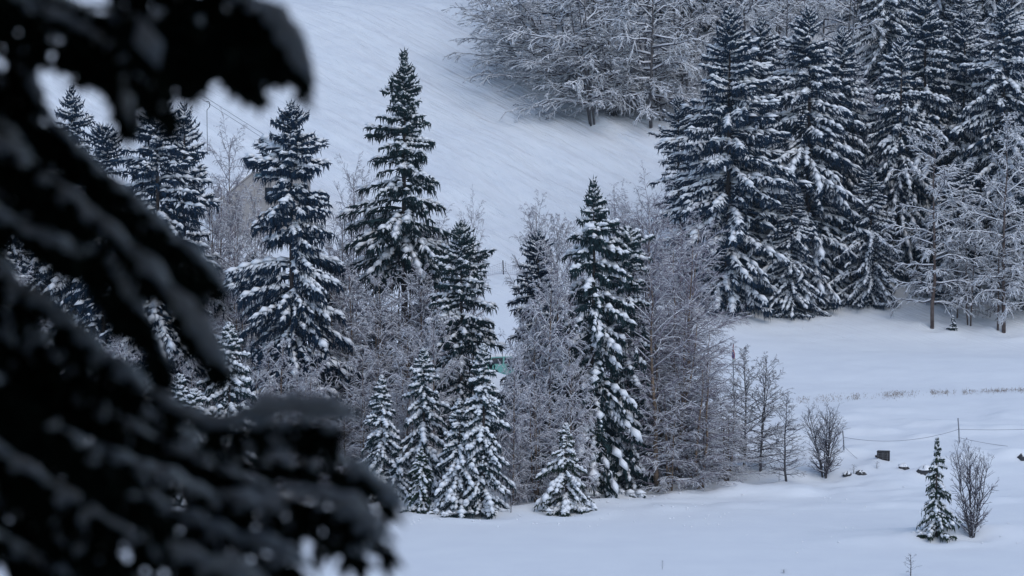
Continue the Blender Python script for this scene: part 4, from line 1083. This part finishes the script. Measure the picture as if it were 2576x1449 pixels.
# --- mint green car parked on the road behind the trees
b = foot(1284, Y=216)
car = empty('parked_car', b, 'mint green hatchback under snow, parked behind the tree row', 'car')
car.rotation_euler.z = rad(8)
def loft(st, mat, name):
    """st: (x, list of (y, z) right half from bottom centre to top centre) mirrored"""
    a = Acc(); rings = []
    for x, hf in st:
        r = [(x, y, z) for y, z in hf] + [(x, -y, z) for y, z in hf[::-1]]
        rings.append(r)
    v = np.array(rings, float); n, k = v.shape[:2]; f = []
    for i in range(n - 1):
        for j in range(k):
            q = (j + 1) % k; f += [[i * k + j, (i + 1) * k + q, i * k + q], [i * k + j, (i + 1) * k + j, (i + 1) * k + q]]
    for j in range(1, k - 1):
        f += [[0, j, j + 1], [(n - 1) * k, (n - 1) * k + j + 1, (n - 1) * k + j]]
    a.add(v, np.array(f)); return a.mesh(name, mat, False)
def sec(w, zb, zm, zt): return [(w * .86, zb), (w, zb + .14), (w * 1.0, zm), (w * .94, zt - .04), (w * .84, zt)]
body = part('body', loft([(-1.90, sec(.62, .42, .60, .72)), (-1.80, sec(.76, .28, .60, .86)), (-1.2, sec(.80, .24, .60, .92)), (0, sec(.81, .24, .60, .93)), (.8, sec(.81, .24, .60, .90)), (1.5, sec(.78, .24, .58, .80)), (1.82, sec(.70, .28, .55, .70)), (1.92, sec(.58, .38, .5, .6))], 'mint', 'body'), car)
def cab(w0, z0, w1, z1): return [(w0, z0), (w0 * .99, z0 + .05), ((w0 + w1) / 2, (z0 + z1) / 2), (w1, z1 - .05), (w1 * .86, z1)]
cabin = part('cabin', loft([(-1.78, cab(.72, .84, .70, .95)), (-1.45, cab(.74, .86, .60, 1.40)), (-.4, cab(.75, .86, .62, 1.47)), (.25, cab(.75, .86, .60, 1.43)), (.95, cab(.72, .84, .66, .92))], 'mint', 'cabin'), car)
def quad(pts, mat, name, parent, th=.012):
    p = np.array(pts, float); nn = nrm(np.cross(p[1] - p[0], p[3] - p[0])[None])[0]
    a = Acc(); v = np.vstack([p - nn * .05, p + nn * th])
    a.add(v, np.array([[0, 2, 1], [0, 3, 2], [4, 5, 6], [4, 6, 7], [0, 1, 5], [0, 5, 4], [1, 2, 6], [1, 6, 5], [2, 3, 7], [2, 7, 6], [3, 0, 4], [3, 4, 7]]))
    return part(name, a.mesh(name, mat, False), parent)
for sgn in (-1, 1):
    def Q(pts): return [(x, sgn * y, z) for x, y, z in (pts if sgn < 0 else pts[::-1])]
    quad(Q([(-1.42, .735, .97), (-.62, .742, .97), (-.60, .640, 1.37), (-1.34, .635, 1.33)]), 'glass', 'side_window', cabin)
    quad(Q([(-.50, .742, .97), (.62, .735, .95), (.22, .645, 1.33), (-.48, .640, 1.37)]), 'glass', 'side_window', cabin)
quad([(-1.80, .58, .97), (-1.80, -.58, .97), (-1.53, -.52, 1.30), (-1.53, .52, 1.30)], 'glass', 'rear_window', cabin)
quad([(.88, -.58, .97), (.88, .58, .97), (.36, .52, 1.36), (.36, -.52, 1.36)], 'glass', 'windscreen', cabin)
for sgn in (-1, 1):
    a = Acc(); box(a, (1.84, sgn * .50, .62), (.12, .26, .12)); part('headlight', a.mesh('headlight', 'lamp_glass', False), car)
    a = Acc(); box(a, (-1.85, sgn * .60, .74), (.10, .16, .22)); part('taillight', a.mesh('taillight', 'sign_red', False), car)
    for x in (-1.18, 1.22):
        wh = part('wheel', disc(.20, -.085, .085, 16).mesh('wheel', 'chrome', False), car); wh.location = (x, sgn * .74, .30)
        part('tyre', disc(.30, -.10, .10, 20, hole=.20).mesh('tyre', 'rubber', False), wh)
part('snow_cover', loft([(-1.50, [(.56, 1.36), (.58, 1.40), (.54, 1.48), (.40, 1.54), (.2, 1.56)]), (-1.0, [(.58, 1.42), (.60, 1.46), (.58, 1.56), (.44, 1.63), (.2, 1.65)]), (-.2, [(.58, 1.42), (.60, 1.46), (.58, 1.55), (.44, 1.61), (.2, 1.63)]), (.28, [(.54, 1.38), (.56, 1.42), (.52, 1.48), (.40, 1.53), (.2, 1.54)])], 'snow', 'snow_cover'), car)
part('bonnet_snow', loft([(.95, [(.60, .86), (.62, .90), (.58, .98), (.4, 1.03), (.2, 1.04)]), (1.75, [(.56, .68), (.58, .74), (.54, .80), (.4, .84), (.2, .85)])], 'snow', 'bonnet_snow'), car)

# ================================================================== thin winter air
hz = Acc(); box(hz, (0, 600, 64), (1850, 1850, 131))
hm_ = bpy.data.materials.new('thin_haze'); hm_.use_nodes = True
nt = hm_.node_tree
for n in list(nt.nodes):
    if n.type == 'BSDF_PRINCIPLED': nt.nodes.remove(n)
pv = nt.nodes.new('ShaderNodeVolumePrincipled')
pv.inputs['Color'].default_value = (.74, .87, 1.0, 1); pv.inputs['Density'].default_value = .00013
nt.links.new(pv.outputs[0], [n for n in nt.nodes if n.type == 'OUTPUT_MATERIAL'][0].inputs['Volume'])
ho = bpy.data.objects.new('haze', hz.mesh('haze', hm_, False)); COL.objects.link(ho); ho['kind'] = 'stuff'
